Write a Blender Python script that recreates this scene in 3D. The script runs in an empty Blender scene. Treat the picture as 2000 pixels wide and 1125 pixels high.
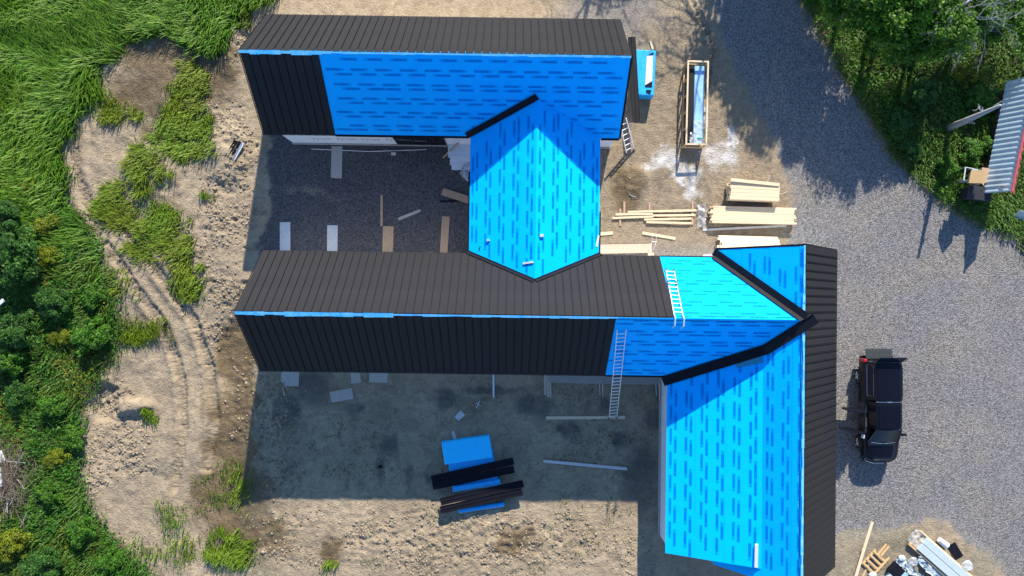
import bpy, bmesh, math, random
import numpy as np
from mathutils import Vector, Matrix

rnd = random.Random(7)
R = math.radians
SC = bpy.context.scene
COL = SC.collection

# ------------------------------------------------------------------ camera
CAM_H = 39.0
cam_rot = (Matrix.Rotation(0.0138, 3, 'Z') @ Matrix.Rotation(0.0135, 3, 'X') @ Matrix.Rotation(-0.0021, 3, 'Y'))
cd = bpy.data.cameras.new("camera")
cd.sensor_width = 36.0
cd.lens = 36.0 * 1333.0 / 2000.0
cd.clip_end = 3000.0
cam = bpy.data.objects.new("camera", cd)
cam.matrix_world = Matrix.Translation((0, 0, CAM_H)) @ cam_rot.to_4x4()
COL.objects.link(cam)
SC.camera = cam

# ------------------------------------------------------------------ world, sun, exposure
SUN_AZ, SUN_EL = 0.194, 0.5275          # from +Y towards +X ; elevation
world = bpy.data.worlds.new("World")
SC.world = world
world.use_nodes = True
wn = world.node_tree.nodes
sky = wn.new("ShaderNodeTexSky")
sky.sky_type = 'NISHITA'
sky.sun_disc = False
sky.sun_elevation = SUN_EL
sky.sun_rotation = SUN_AZ
sky.air_density = 1.0
sky.dust_density = 0.0
sky.ozone_density = 6.0
wn["Background"].inputs[1].default_value = 0.132
world.node_tree.links.new(sky.outputs[0], wn["Background"].inputs[0])

SUN_DIR = Vector((math.sin(SUN_AZ) * math.cos(SUN_EL), math.cos(SUN_AZ) * math.cos(SUN_EL), math.sin(SUN_EL)))
sl = bpy.data.lights.new("sun", 'SUN')
sl.energy = 5.0
sl.angle = R(0.55)
sl.color = (1.0, 0.93, 0.82)
sun = bpy.data.objects.new("sun", sl)
sun.rotation_euler = SUN_DIR.to_track_quat('Z', 'Y').to_euler()
sun.location = SUN_DIR * 120
COL.objects.link(sun)

SC.view_settings.view_transform = 'Standard'
SC.view_settings.look = 'None'
SC.view_settings.gamma = 1.0
SC.view_settings.exposure = 1.0
SC.cycles.max_bounces = 5
SC.cycles.diffuse_bounces = 3
SC.cycles.transparent_max_bounces = 6

# ------------------------------------------------------------------ helpers
def at(u, v, z=0.0):
    """pixel of the 2000x1125 photograph -> world point at height z"""
    d = cam_rot @ Vector(((u - 1000.0) / 1333.0, (562.5 - v) / 1333.0, -1.0))
    t = (z - CAM_H) / d.z
    return Vector((d.x * t, d.y * t, z))

def on_plane(u, v, p0, n):
    d = cam_rot @ Vector(((u - 1000.0) / 1333.0, (562.5 - v) / 1333.0, -1.0))
    o = Vector((0, 0, CAM_H))
    return o + d * ((Vector(p0) - o).dot(n) / d.dot(n))

def tag(o, label=None, cat=None, group=None, kind=None):
    if label: o['label'] = label
    if cat: o['category'] = cat
    if group: o['group'] = group
    if kind: o['kind'] = kind
    return o

def empty(name, loc=(0, 0, 0), rz=0.0, label=None, cat=None, group=None):
    o = bpy.data.objects.new(name, None)
    o.empty_display_size = 0.2
    COL.objects.link(o)
    o.location = loc
    o.rotation_euler = (0, 0, rz)
    return tag(o, label, cat, group)

def link(name, me, parent=None, loc=None, rot=None):
    o = bpy.data.objects.new(name, me)
    COL.objects.link(o)
    if parent: o.parent = parent
    if loc is not None: o.location = loc
    if rot is not None: o.rotation_euler = rot
    return o

class MB:
    """collects polygons; build() makes one mesh object"""
    def __init__(s): s.v, s.f = [], []
    def poly(s, pts):
        b = len(s.v); s.v += [tuple(p) for p in pts]; s.f.append(tuple(range(b, b + len(pts))))
    def add(s, vs, fs, M=None):
        b = len(s.v)
        s.v += [tuple(M @ Vector(p)) for p in vs] if M is not None else [tuple(p) for p in vs]
        s.f += [tuple(i + b for i in f) for f in fs]
    def box(s, x0, x1, y0, y1, z0, z1, M=None, ch=0.0):
        if ch <= 0:
            s.add([(x0,y0,z0),(x1,y0,z0),(x1,y1,z0),(x0,y1,z0),(x0,y0,z1),(x1,y0,z1),(x1,y1,z1),(x0,y1,z1)],
                  [(0,3,2,1),(4,5,6,7),(0,1,5,4),(1,2,6,5),(2,3,7,6),(3,0,4,7)], M)
        else:   # chamfered top edges
            c = ch
            s.add([(x0,y0,z0),(x1,y0,z0),(x1,y1,z0),(x0,y1,z0),
                   (x0,y0,z1-c),(x1,y0,z1-c),(x1,y1,z1-c),(x0,y1,z1-c),
                   (x0+c,y0+c,z1),(x1-c,y0+c,z1),(x1-c,y1-c,z1),(x0+c,y1-c,z1)],
                  [(0,3,2,1),(8,9,10,11),(0,1,5,4),(1,2,6,5),(2,3,7,6),(3,0,4,7),(4,5,9,8),(5,6,10,9),(6,7,11,10),(7,4,8,11)], M)
    def tube(s, pts, rad, n=6, cap=True):
        pts = [Vector(p) for p in pts]
        if not hasattr(rad, '__len__'): rad = [rad] * len(pts)
        rings = []
        ref = Vector((0.12, 0.31, 0.94)).normalized()
        for i, p in enumerate(pts):
            d = (pts[min(i + 1, len(pts) - 1)] - pts[max(i - 1, 0)]).normalized()
            a = d.cross(ref)
            if a.length < 1e-3: a = d.cross(Vector((1, 0, 0)))
            a.normalize(); b = d.cross(a)
            k = len(s.v)
            for j in range(n):
                t = 2 * math.pi * j / n
                s.v.append(tuple(p + (a * math.cos(t) + b * math.sin(t)) * rad[i]))
            rings.append(k)
        for i in range(len(pts) - 1):
            for j in range(n):
                s.f.append((rings[i] + j, rings[i] + (j + 1) % n, rings[i + 1] + (j + 1) % n, rings[i + 1] + j))
        if cap:
            s.f.append(tuple(rings[0] + j for j in range(n))[::-1]); s.f.append(tuple(rings[-1] + j for j in range(n)))
    def prism(s, pts2d, h0, h1, M=None):
        n = len(pts2d)
        s.add([(x, y, h0) for x, y in pts2d] + [(x, y, h1) for x, y in pts2d],
              [tuple(range(n))[::-1], tuple(range(n, 2 * n))] + [(i, (i + 1) % n, n + (i + 1) % n, n + i) for i in range(n)], M)
    def mesh(s, name, mat, smooth=False):
        me = bpy.data.meshes.new(name)
        me.from_pydata(s.v, [], s.f)
        if smooth: me.polygons.foreach_set('use_smooth', [True] * len(me.polygons))
        if mat: me.materials.append(mat)
        me.update()
        return me
    def build(s, name, mat, parent=None, loc=None, rot=None, smooth=False):
        return link(name, s.mesh(name, mat, smooth), parent, loc, rot)

def fast_mesh(name, verts, faces, cols=None, mat=None, smooth=False):
    """verts (n,3), faces (m,k) equal size polygons, cols (n,3) linear"""
    verts = np.asarray(verts, np.float32); faces = np.asarray(faces, np.int32)
    me = bpy.data.meshes.new(name)
    k = faces.shape[1]
    me.vertices.add(len(verts)); me.vertices.foreach_set('co', verts.ravel())
    me.loops.add(faces.size); me.loops.foreach_set('vertex_index', faces.ravel())
    me.polygons.add(len(faces))
    me.polygons.foreach_set('loop_start', np.arange(0, faces.size, k, dtype=np.int32))
    me.polygons.foreach_set('loop_total', np.full(len(faces), k, np.int32))
    if smooth: me.polygons.foreach_set('use_smooth', np.ones(len(faces), bool))
    if cols is not None:
        a = me.color_attributes.new('Col', 'FLOAT_COLOR', 'POINT')
        c4 = np.ones((len(verts), 4), np.float32); c4[:, :3] = cols
        a.data.foreach_set('color', c4.ravel())
    if mat: me.materials.append(mat)
    me.update(calc_edges=True)
    return me

# ------------------------------------------------------------------ materials
MATS = {}
def mat(name, col, rough=0.7, metal=0.0, vary=0.0, vscale=6.0, bump=0.0, bscale=40.0, spec=0.5, stretch=None, col2=None, coat=0.0):
    if name in MATS: return MATS[name]
    m = bpy.data.materials.new(name); m.use_nodes = True
    nt = m.node_tree; n = nt.nodes; l = nt.links
    p = n['Principled BSDF']
    p.inputs['Base Color'].default_value = (*col, 1)
    p.inputs['Roughness'].default_value = rough
    p.inputs['Metallic'].default_value = metal
    p.inputs['Specular IOR Level'].default_value = spec
    p.inputs['Coat Weight'].default_value = coat
    tc = n.new('ShaderNodeTexCoord'); src = tc.outputs['Object']
    if stretch:
        mp = n.new('ShaderNodeMapping'); mp.inputs['Scale'].default_value = stretch
        l.new(src, mp.inputs[0]); src = mp.outputs[0]
    if vary > 0 or col2:
        nz = n.new('ShaderNodeTexNoise'); nz.inputs['Scale'].default_value = vscale; nz.inputs['Detail'].default_value = 5
        nz.inputs['Roughness'].default_value = 0.65
        l.new(src, nz.inputs['Vector'])
        rp = n.new('ShaderNodeValToRGB')
        rp.color_ramp.elements[0].position = 0.3; rp.color_ramp.elements[1].position = 0.7
        c2 = col2 or tuple(c * (1 + vary) for c in col); c1 = col if col2 else tuple(c * (1 - vary) for c in col)
        rp.color_ramp.elements[0].color = (*c1, 1); rp.color_ramp.elements[1].color = (*c2, 1)
        l.new(nz.outputs['Fac'], rp.inputs[0]); l.new(rp.outputs[0], p.inputs['Base Color'])
    if bump > 0:
        bz = n.new('ShaderNodeTexNoise'); bz.inputs['Scale'].default_value = bscale; bz.inputs['Detail'].default_value = 4
        l.new(src, bz.inputs['Vector'])
        bp = n.new('ShaderNodeBump'); bp.inputs['Strength'].default_value = bump; bp.inputs['Distance'].default_value = 0.02
        l.new(bz.outputs['Fac'], bp.inputs['Height']); l.new(bp.outputs[0], p.inputs['Normal'])
    MATS[name] = m
    return m

M_panel = mat('metal_panel_charcoal', (0.0245, 0.0242, 0.0262), 0.5, 0.0, 0.10, 1.2, 0.05, 30, spec=0.05)
M_black = mat('black_trim', (0.009, 0.009, 0.013), 0.45, 0.0, 0.15, 2.0, spec=0.12)
M_under = mat('blue_underlayment', (0.0, 0.43, 0.98), 0.6, 0, 0.04, 1.6, 0.25, 7.0, spec=0.06)
M_print = mat('underlayment_print', (0.0, 0.20, 0.60), 0.62, spec=0.06)
M_ridge = mat('underlayment_fold', (0.02, 0.42, 0.9), 0.5, 0, 0.3, 3.0, col2=(0.22, 0.58, 0.88), spec=0.2)
M_deck = mat('roof_sheathing', (0.012, 0.012, 0.014), 0.8, 0, 0.2, 9, spec=.1)
M_wrap = mat('house_wrap', (0.70, 0.72, 0.76), 0.6, 0, 0.05, 2.0, 0.2, 6)
M_wrapink = mat('house_wrap_ink', (0.07, 0.09, 0.14), 0.7)
M_conc = mat('concrete', (0.33, 0.32, 0.30), 0.9, 0, 0.15, 4, 0.3, 30)
M_frame = mat('window_frame_black', (0.012, 0.012, 0.013), 0.4)
M_glass = mat('window_glass', (0.006, 0.008, 0.010), 0.06, spec=0.6)
M_alu = mat('aluminium', (0.72, 0.74, 0.76), 0.38, 0.55, 0.05, 5)
M_alud = mat('ladder_bracket', (0.05, 0.06, 0.08), 0.5)
M_pine = mat('fresh_pine', (0.62, 0.48, 0.31), 0.75, 0, 0.16, 4.0, 0.1, 30, stretch=(0.6, 9, 9))
M_pine2 = mat('yellow_pine', (0.52, 0.34, 0.16), 0.75, 0, 0.2, 4.0, 0.1, 30, stretch=(0.6, 9, 9))
M_osb = mat('sheathing_offcut', (0.40, 0.27, 0.16), 0.8, 0, 0.25, 14, 0.1, 40)
M_grey = mat('weathered_board', (0.40, 0.36, 0.315), 0.85, 0, 0.18, 7, 0.15, 30, stretch=(1, 6, 6))
M_pale = mat('pale_board', (0.50, 0.50, 0.48), 0.8, 0, 0.12, 7, 0.1, 30)
M_rust = mat('brown_board', (0.40, 0.26, 0.165), 0.8, 0, 0.22, 6, 0.1, 30, stretch=(1, 6, 6))
M_white = mat('white_plastic', (0.55, 0.57, 0.59), 0.35, 0, 0.05, 6)
M_foam = mat('foam_sheet', (0.66, 0.70, 0.76), 0.7, 0, 0.04, 4)
M_film = mat('pale_blue_film', (0.30, 0.52, 0.74), 0.28, 0.1, 0.14, 2.2, 0.5, 5)
M_filmw = mat('white_film', (0.40, 0.47, 0.50), 0.28, 0.0, 0.06, 3, 0.5, 5)
M_bluewrap = mat('blue_wrap', (0.0, 0.36, 0.80), 0.45, 0, 0.1, 3, 0.4, 6)
M_teal = mat('teal_board', (0.01, 0.22, 0.33), 0.6)
M_plank = mat('scaffold_plank', (0.27, 0.245, 0.215), 0.85, 0, 0.22, 6, 0.2, 30, stretch=(1, 7, 7))

def film_mat():
    m = bpy.data.materials.new('clear_film'); m.use_nodes = True
    nt = m.node_tree; n = nt.nodes; l = nt.links
    p = n['Principled BSDF']; p.inputs['Base Color'].default_value = (0.6, 0.64, 0.66, 1); p.inputs['Roughness'].default_value = 0.22
    tr = n.new('ShaderNodeBsdfTransparent'); mx = n.new('ShaderNodeMixShader')
    nz = n.new('ShaderNodeTexNoise'); nz.inputs['Scale'].default_value = 5; nz.inputs['Detail'].default_value = 4
    tc = n.new('ShaderNodeTexCoord'); l.new(tc.outputs['Object'], nz.inputs['Vector'])
    rp = n.new('ShaderNodeMapRange'); rp.inputs[1].default_value = .35; rp.inputs[2].default_value = .65; rp.inputs[3].default_value = .12; rp.inputs[4].default_value = .6
    l.new(nz.outputs[0], rp.inputs[0]); l.new(rp.outputs[0], mx.inputs[0]); l.new(tr.outputs[0], mx.inputs[1]); l.new(p.outputs[0], mx.inputs[2])
    l.new(mx.outputs[0], n['Material Output'].inputs[0])
    return m
M_clear = film_mat()

def leaf_mat(name, trans=0.3, rough=0.55):
    m = bpy.data.materials.new(name); m.use_nodes = True
    nt = m.node_tree; n = nt.nodes; l = nt.links
    p = n['Principled BSDF']; p.inputs['Roughness'].default_value = rough; p.inputs['Specular IOR Level'].default_value = 0.3
    a = n.new('ShaderNodeVertexColor'); a.layer_name = 'Col'
    l.new(a.outputs[0], p.inputs['Base Color'])
    t = n.new('ShaderNodeBsdfTranslucent'); l.new(a.outputs[0], t.inputs['Color'])
    mx = n.new('ShaderNodeMixShader'); mx.inputs[0].default_value = trans
    l.new(p.outputs[0], mx.inputs[1]); l.new(t.outputs[0], mx.inputs[2]); l.new(mx.outputs[0], n['Material Output'].inputs[0])
    return m
M_leaf = leaf_mat('foliage')
M_bark = mat('bark', (0.10, 0.085, 0.07), 0.9, 0, 0.3, 8, 0.5, 25)
M_dead = mat('dead_wood', (0.30, 0.29, 0.28), 0.9, 0, 0.25, 9, 0.4, 30)

# ------------------------------------------------------------------ noise
def vnoise(x, y, seed=0):
    xi = np.floor(x).astype(np.int64); yi = np.floor(y).astype(np.int64)
    fx = x - xi; fy = y - yi
    fx = fx * fx * (3 - 2 * fx); fy = fy * fy * (3 - 2 * fy)
    def h(a, b):
        n = (a * 374761393 + b * 668265263 + seed * 982451653) & 0xFFFFFFFF
        n = ((n ^ (n >> 13)) * 1274126177) & 0xFFFFFFFF
        return ((n ^ (n >> 16)) & 0xFFFF) / 65535.0
    return (h(xi, yi) * (1 - fx) + h(xi + 1, yi) * fx) * (1 - fy) + (h(xi, yi + 1) * (1 - fx) + h(xi + 1, yi + 1) * fx) * fy

def fbm(x, y, scale, oct=4, seed=0):
    s = 0.0; a = 1.0; t = 0.0
    for o in range(oct):
        s = s + a * vnoise(x * scale + 17.3 * o, y * scale - 9.1 * o, seed + o); t += a; a *= 0.5; scale *= 2.03
    return s / t            # 0..1

def sstep(a, b, x):
    t = np.clip((x - a) / (b - a), 0, 1); return t * t * (3 - 2 * t)

# ------------------------------------------------------------------ terrain
def plan(x, y):
    """ground point -> survey coordinates (same units as the photograph's pixels)"""
    Rm = np.array(cam_rot)            # camera -> world
    d = np.stack([x, y, np.full_like(x, -CAM_H)], -1) @ Rm
    return 1000 + 1333 * d[..., 0] / -d[..., 2], 562.5 - 1333 * d[..., 1] / -d[..., 2]

def inside(px, py, poly):
    c = np.zeros(px.shape, bool); n = len(poly)
    for i in range(n):
        x1, y1 = poly[i]; x2, y2 = poly[(i + 1) % n]
        if y1 == y2: continue
        c ^= ((y1 > py) != (y2 > py)) & (px < (x2 - x1) * (py - y1) / (y2 - y1) + x1)
    return c

STEP = 0.1
fx = np.arange(-32, 32.001, STEP); fy = np.arange(-19, 20.001, STEP)
far = np.array([1.5, 4, 9, 18, 35, 70, 140, 300, 600, 1000.0])
AX = np.concatenate([-32 - far[::-1], fx, 32 + far]); AY = np.concatenate([-19 - far[::-1], fy, 20 + far])
GX, GY = np.meshgrid(AX, AY)
PX, PY = plan(GX, GY)
w1 = (fbm(GX, GY, 0.9, 4, 11) - .5); w2 = (fbm(GX, GY, 0.9, 4, 23) - .5)
w3 = (fbm(GX, GY, 3.5, 3, 31) - .5); w4 = (fbm(GX, GY, 3.5, 3, 37) - .5)
WX_, WY_ = PX + w1 * 70 + w3 * 18, PY + w2 * 70 + w4 * 18      # ragged edges
SX_, SY_ = PX + w1 * 14 + w3 * 10, PY + w2 * 14 + w4 * 10

def blur(a, r):
    for ax in (0, 1):
        for _ in range(2):
            k = 2 * r + 1
            p = np.pad(a, [(r + 1, r) if i == ax else (0, 0) for i in (0, 1)], mode='edge')
            c = np.cumsum(p, axis=ax)
            a = (np.take(c, range(k, c.shape[ax]), ax) - np.take(c, range(0, c.shape[ax] - k), ax)) / k
    return a
def region(poly, ragged=1, soft=2):
    X, Y = (WX_, WY_) if ragged == 1 else (SX_, SY_) if ragged == 2 else (PX, PY)
    return blur(inside(X, Y, poly).astype(float), soft)
def ell(cx, cy, rx, ry, ragged=1, soft=2, rot=0):
    X, Y = (WX_, WY_) if ragged == 1 else (SX_, SY_)
    dx, dy = X - cx, Y - cy; c, s = math.cos(rot), math.sin(rot)
    u, v = dx * c + dy * s, -dx * s + dy * c
    return 1 - sstep(0.45, 1.3, np.sqrt((u / rx) ** 2 + (v / ry) ** 2))

# vegetation
LEFT = [(-3000,-3000),(530,-3000),(530,0),(475,8),(448,50),(425,100),(392,92),(340,68),(275,66),(232,82),(238,110),(186,122),(180,170),(202,190),(156,205),(140,258),(108,276),(130,330),(120,398),(165,430),(198,470),(205,530),(222,560),(232,612),(226,680),(198,720),(178,762),(160,800),(152,850),(155,905),(160,955),(182,1012),(216,1062),(262,1092),(292,1135),(292,4000),(-3000,4000)]
veg = region(LEFT, 2, 3)
RIGHT = [(1560,-3000),(1562,0),(1600,62),(1640,140),(1682,214),(1732,292),(1802,362),(1842,402),(1898,432),(1985,470),(2010,515),(2010,515),(4000,700),(4000,-3000)]
vegR = region(RIGHT, 2, 2)
patch = np.zeros_like(PX)
for e in [(226,222,36,34),(360,250,62,60),(352,205,36,60),(284,330,46,46),(225,402,38,40),(300,455,58,62),(362,530,34,60),(405,520,12,12),(272,648,46,36),(300,660,50,22),(445,1080,66,42),(330,1068,76,38),(420,960,70,50),(238,235,30,26),(380,160,40,46),(640,1118,20,12),(330,1020,40,40),(205,555,60,26),(470,30,34,34),(410,395,10,9),(290,820,14,14)]:
    patch = np.maximum(patch, ell(*e) * (.30 if e[:2] in ((420,960),(330,1020),(300,660),(330,1068),(205,555)) else .95))
# hard grounds, plus one painted patch of tree shade
pad = region([(522,255),(930,255),(930,500),(500,505),(526,420),(528,330)], 2, 4)
strip = region([(1150,484),(1410,484),(1410,520),(1150,520)], 2, 4)
ROAD = [(1392,-3000),(1395,0),(1408,70),(1445,160),(1486,235),(1522,300),(1548,372),(1556,440),(1530,485),(1560,520),(1600,540),(1600,1035),(1680,1052),(1760,1030),(1830,1010),(1930,1085),(1975,1140),(1960,4000),(4000,4000),(4000,700),(2010,515),(1985,470),(1898,432),(1842,402),(1802,362),(1732,292),(1682,214),(1640,140),(1600,62),(1562,0),(1560,-3000)]
road = region(ROAD, 2, 4)
north_shade = ell(1190, 20, 110, 70) * .8  # grey tree shade painted into the dirt colour, with gravel grain
sandN = region([(480,-3000),(1110,-3000),(1110,60),(480,60)], 1, 5)
dirtE = region([(1170,30),(1560,30),(1600,300),(1600,500),(1150,500)], 1, 6)
debris_dirt = region([(1560,1040),(1800,1025),(1960,1090),(1960,1400),(1560,1400)], 1, 3)
wet = np.zeros_like(PX)
for e in [(458,690,50,95),(452,850,54,130),(445,965,95,70),(490,1040,85,60),(330,110,110,40),(420,140,50,60),(300,190,80,70),(1000,1060,50,26),(650,1080,34,40),(1030,905,0.1,.1),(1230,360,40,60),(1740,1075,60,36)]:
    wet = np.maximum(wet, ell(*e))
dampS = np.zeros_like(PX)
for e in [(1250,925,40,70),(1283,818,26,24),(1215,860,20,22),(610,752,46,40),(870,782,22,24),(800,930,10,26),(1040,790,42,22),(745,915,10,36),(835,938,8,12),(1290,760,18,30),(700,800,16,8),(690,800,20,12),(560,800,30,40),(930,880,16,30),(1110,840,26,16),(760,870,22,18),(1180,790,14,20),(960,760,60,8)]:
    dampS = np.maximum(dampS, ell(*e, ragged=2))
dust = np.zeros_like(PX)
for e in [(1300,320,34,18),(1345,345,30,14),(1405,305,40,26),(1358,365,16,34),(1420,270,14,12),(1310,300,14,12)]:
    dust = np.maximum(dust, ell(*e) * (.35 + .9 * fbm(GX, GY, 3, 3, 77)))
rubble = np.zeros_like(PX)
for e in [(440,250,50,70),(455,400,70,90),(470,80,34,60),(440,560,60,50),(470,780,34,120),(525,860,46,110),(560,1010,60,30),(210,780,50,50),(230,880,60,60),(180,930,40,50),(480,300,30,50),(410,660,30,40),(390,480,30,80),(560,1080,60,40),(900,1060,350,60),(1250,345,50,40),(520,800,50,75),(530,920,50,60)]:
    rubble = np.maximum(rubble, ell(*e))
soil = np.maximum(veg, vegR)
mud = np.clip(1 - pad - road, 0, 1)

# --- heights
H = 0.05 * (fbm(GX, GY, 0.35, 3, 3) - .5)
H += mud * .22 * (fbm(GX, GY, 0.55, 3, 5) - .5) * sstep(-14, -17, GX + 0 * GY) * 1.3
H += mud * 0.08 * (fbm(GX, GY, 1.3, 4, 6) - .5)
rid = 1 - np.abs(2 * fbm(GX, GY, 1.9, 3, 41) - 1)
rid2 = 1 - np.abs(2 * fbm(GX, GY, 3.1, 2, 45) - 1)
rid3 = 1 - np.abs(2 * fbm(GX, GY, 4.6, 2, 47) - 1)
H += mud * (1 - .7 * dirtE) * (1 - .8 * sandN) * ((.07 + .26 * rubble) * (rid * .45 + rid2 * .4 + rid3 * .3 - .8))
H -= .45 * sstep(-12.5, -16.5, GX) * sstep(2, -4, GY) * (1 - .6 * sstep(-20, -27, GX))
H -= .28 * ell(455, 690, 40, 80, 2) + .18 * ell(435, 880, 45, 130, 2)
H += .38 * ell(525, 850, 40, 105, 2) + .30 * ell(450, 90, 24, 60, 2) + .25 * ell(445, 300, 40, 60, 2)
H += .45 * ell(255, 795, 36, 18, 2) - .35 * ell(195, 790, 26, 40, 2) + .2 * ell(300, 330, 60, 50)
H += .18 * ell(180, 300, 30, 90, 2) - .12 * ell(175, 250, 10, 60, 2)
H += .22 * ell(1240, 352, 34, 34, 2)
H += soil * .25 * (fbm(GX, GY, .8, 3, 55) - .3)
# tyre ruts with cleat marks on the left bank
def rut(pts, width, depth):
    global H
    best = np.full(PX.shape, 1e9); along = np.zeros_like(PX); acc = 0
    for (ax, ay), (bx, by) in zip(pts[:-1], pts[1:]):
        L = math.hypot(bx - ax, by - ay); tx, ty = (bx - ax) / L, (by - ay) / L
        s = np.clip((PX - ax) * tx + (PY - ay) * ty, 0, L)
        d = np.hypot(PX - ax - s * tx, PY - ay - s * ty)
        m = d < best; best[m] = d[m]; along[m] = (acc + s)[m]; acc += L
    best = best + w3 * 6
    k = sstep(width, width * .5, best); e = sstep(width * 1.9, width * 1.1, best) * (1 - k)
    H += (-k * depth + e * depth * .8 + k * .035 * np.sign(np.sin(along * .75 + best * .25))) * mud * (1 - .6 * soil)
rut([(210,480),(262,560),(318,640),(345,740),(352,840),(330,960)], 13, .09)
rut([(250,450),(318,545),(372,620),(402,720),(412,820),(395,920)], 13, .10)
rut([(150,260),(150,330),(170,400),(205,470)], 16, .07)
rut([(1350,0),(1395,90),(1380,170)], 6, .06)
# hold the building plots level
plot = region([(500,60),(1240,60),(1240,480),(1660,470),(1660,1180),(1270,1180),(1270,730),(500,730)], 0, 4)
H = H * (1 - .85 * np.clip(plot * (1 - rubble), 0, 1))
H[(np.abs(GX) > 33) | (GY > 21) | (GY < -20)] *= .3
hx0, hy0 = fx[0], fy[0]
ix0, iy0 = len(far), len(far)
HF = H[iy0:iy0 + len(fy), ix0:ix0 + len(fx)]
def ground(x, y):
    x = np.asarray(x, float); y = np.asarray(y, float)
    i = np.clip((x - hx0) / STEP, 0, len(fx) - 2.001); j = np.clip((y - hy0) / STEP, 0, len(fy) - 2.001)
    a = i.astype(int); b = j.astype(int); i = i - a; j = j - b
    return (HF[b, a] * (1 - i) + HF[b, a + 1] * i) * (1 - j) + (HF[b + 1, a] * (1 - i) + HF[b + 1, a + 1] * i) * j
def gat(u, v, dz=0.0):
    p = at(u, v, 0); p.z = float(ground(p.x, p.y)) + dz; return p

def fray(m, s=2.6, a=.9):
    return sstep(.32, .68, m + (fbm(GX, GY, s, 4, 151) - .5) * a * (m > .01) * (m < .99))
roadc, padc, debc, dirc = fray(road), fray(pad), fray(debris_dirt, 1.8, 1.1), fray(dirtE, 1.2, .8)
# --- colour of the ground, with grey tree shade painted in at the north
def mix(a, b, t): return a * (1 - t[..., None]) + np.array(b) * t[..., None]
base = np.zeros(PX.shape + (3,)) + np.array([.305, .240, .160])
base *= (0.78 + .44 * fbm(GX, GY, .5, 4, 61))[..., None]
base = mix(base, (.345, .262, .165), sandN * .9)
base = mix(base, (.250, .195, .130), dirc * .85)
base = mix(base, (.125, .088, .044), np.clip(wet * 1.5 * (.5 + .7 * fbm(GX, GY, .9, 3, 63)), 0, .95))
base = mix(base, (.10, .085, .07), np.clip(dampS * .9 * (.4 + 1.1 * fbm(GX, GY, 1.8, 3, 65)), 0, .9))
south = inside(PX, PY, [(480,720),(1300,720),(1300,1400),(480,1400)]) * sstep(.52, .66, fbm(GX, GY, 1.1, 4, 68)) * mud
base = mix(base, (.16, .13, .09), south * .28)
base = mix(base, (.55, .53, .50), np.clip(dust, 0, 1))
crk = sstep(.93, .99, 1 - np.abs(2 * fbm(GX, GY, 1.4, 3, 71) - 1)) * .35 * mud
base = mix(base, (.09, .07, .05), crk)
base = mix(base, (.165, .158, .156), np.clip(roadc + strip * .9 + north_shade * .8, 0, 1) * (.78 + .35 * fbm(GX, GY, .6, 3, 67)).clip(0, 1))
tan = sstep(.56, .72, fbm(GX, GY, .45, 4, 69)) * road
base = mix(base, (.215, .188, .15), tan * .35)
base = mix(base, (.235, .20, .14), debc * .75)
base = mix(base, (.085, .080, .080), padc * (1 - .35 * ell(610, 375, 60, 12)))
base = mix(base, (.085, .075, .035), np.clip(soil * .95 + patch * .55, 0, 1))
gravel = np.clip(road + pad + strip * .8 + north_shade * .6, 0, 1)
wetm = np.clip(wet + dampS, 0, 1)

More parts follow.
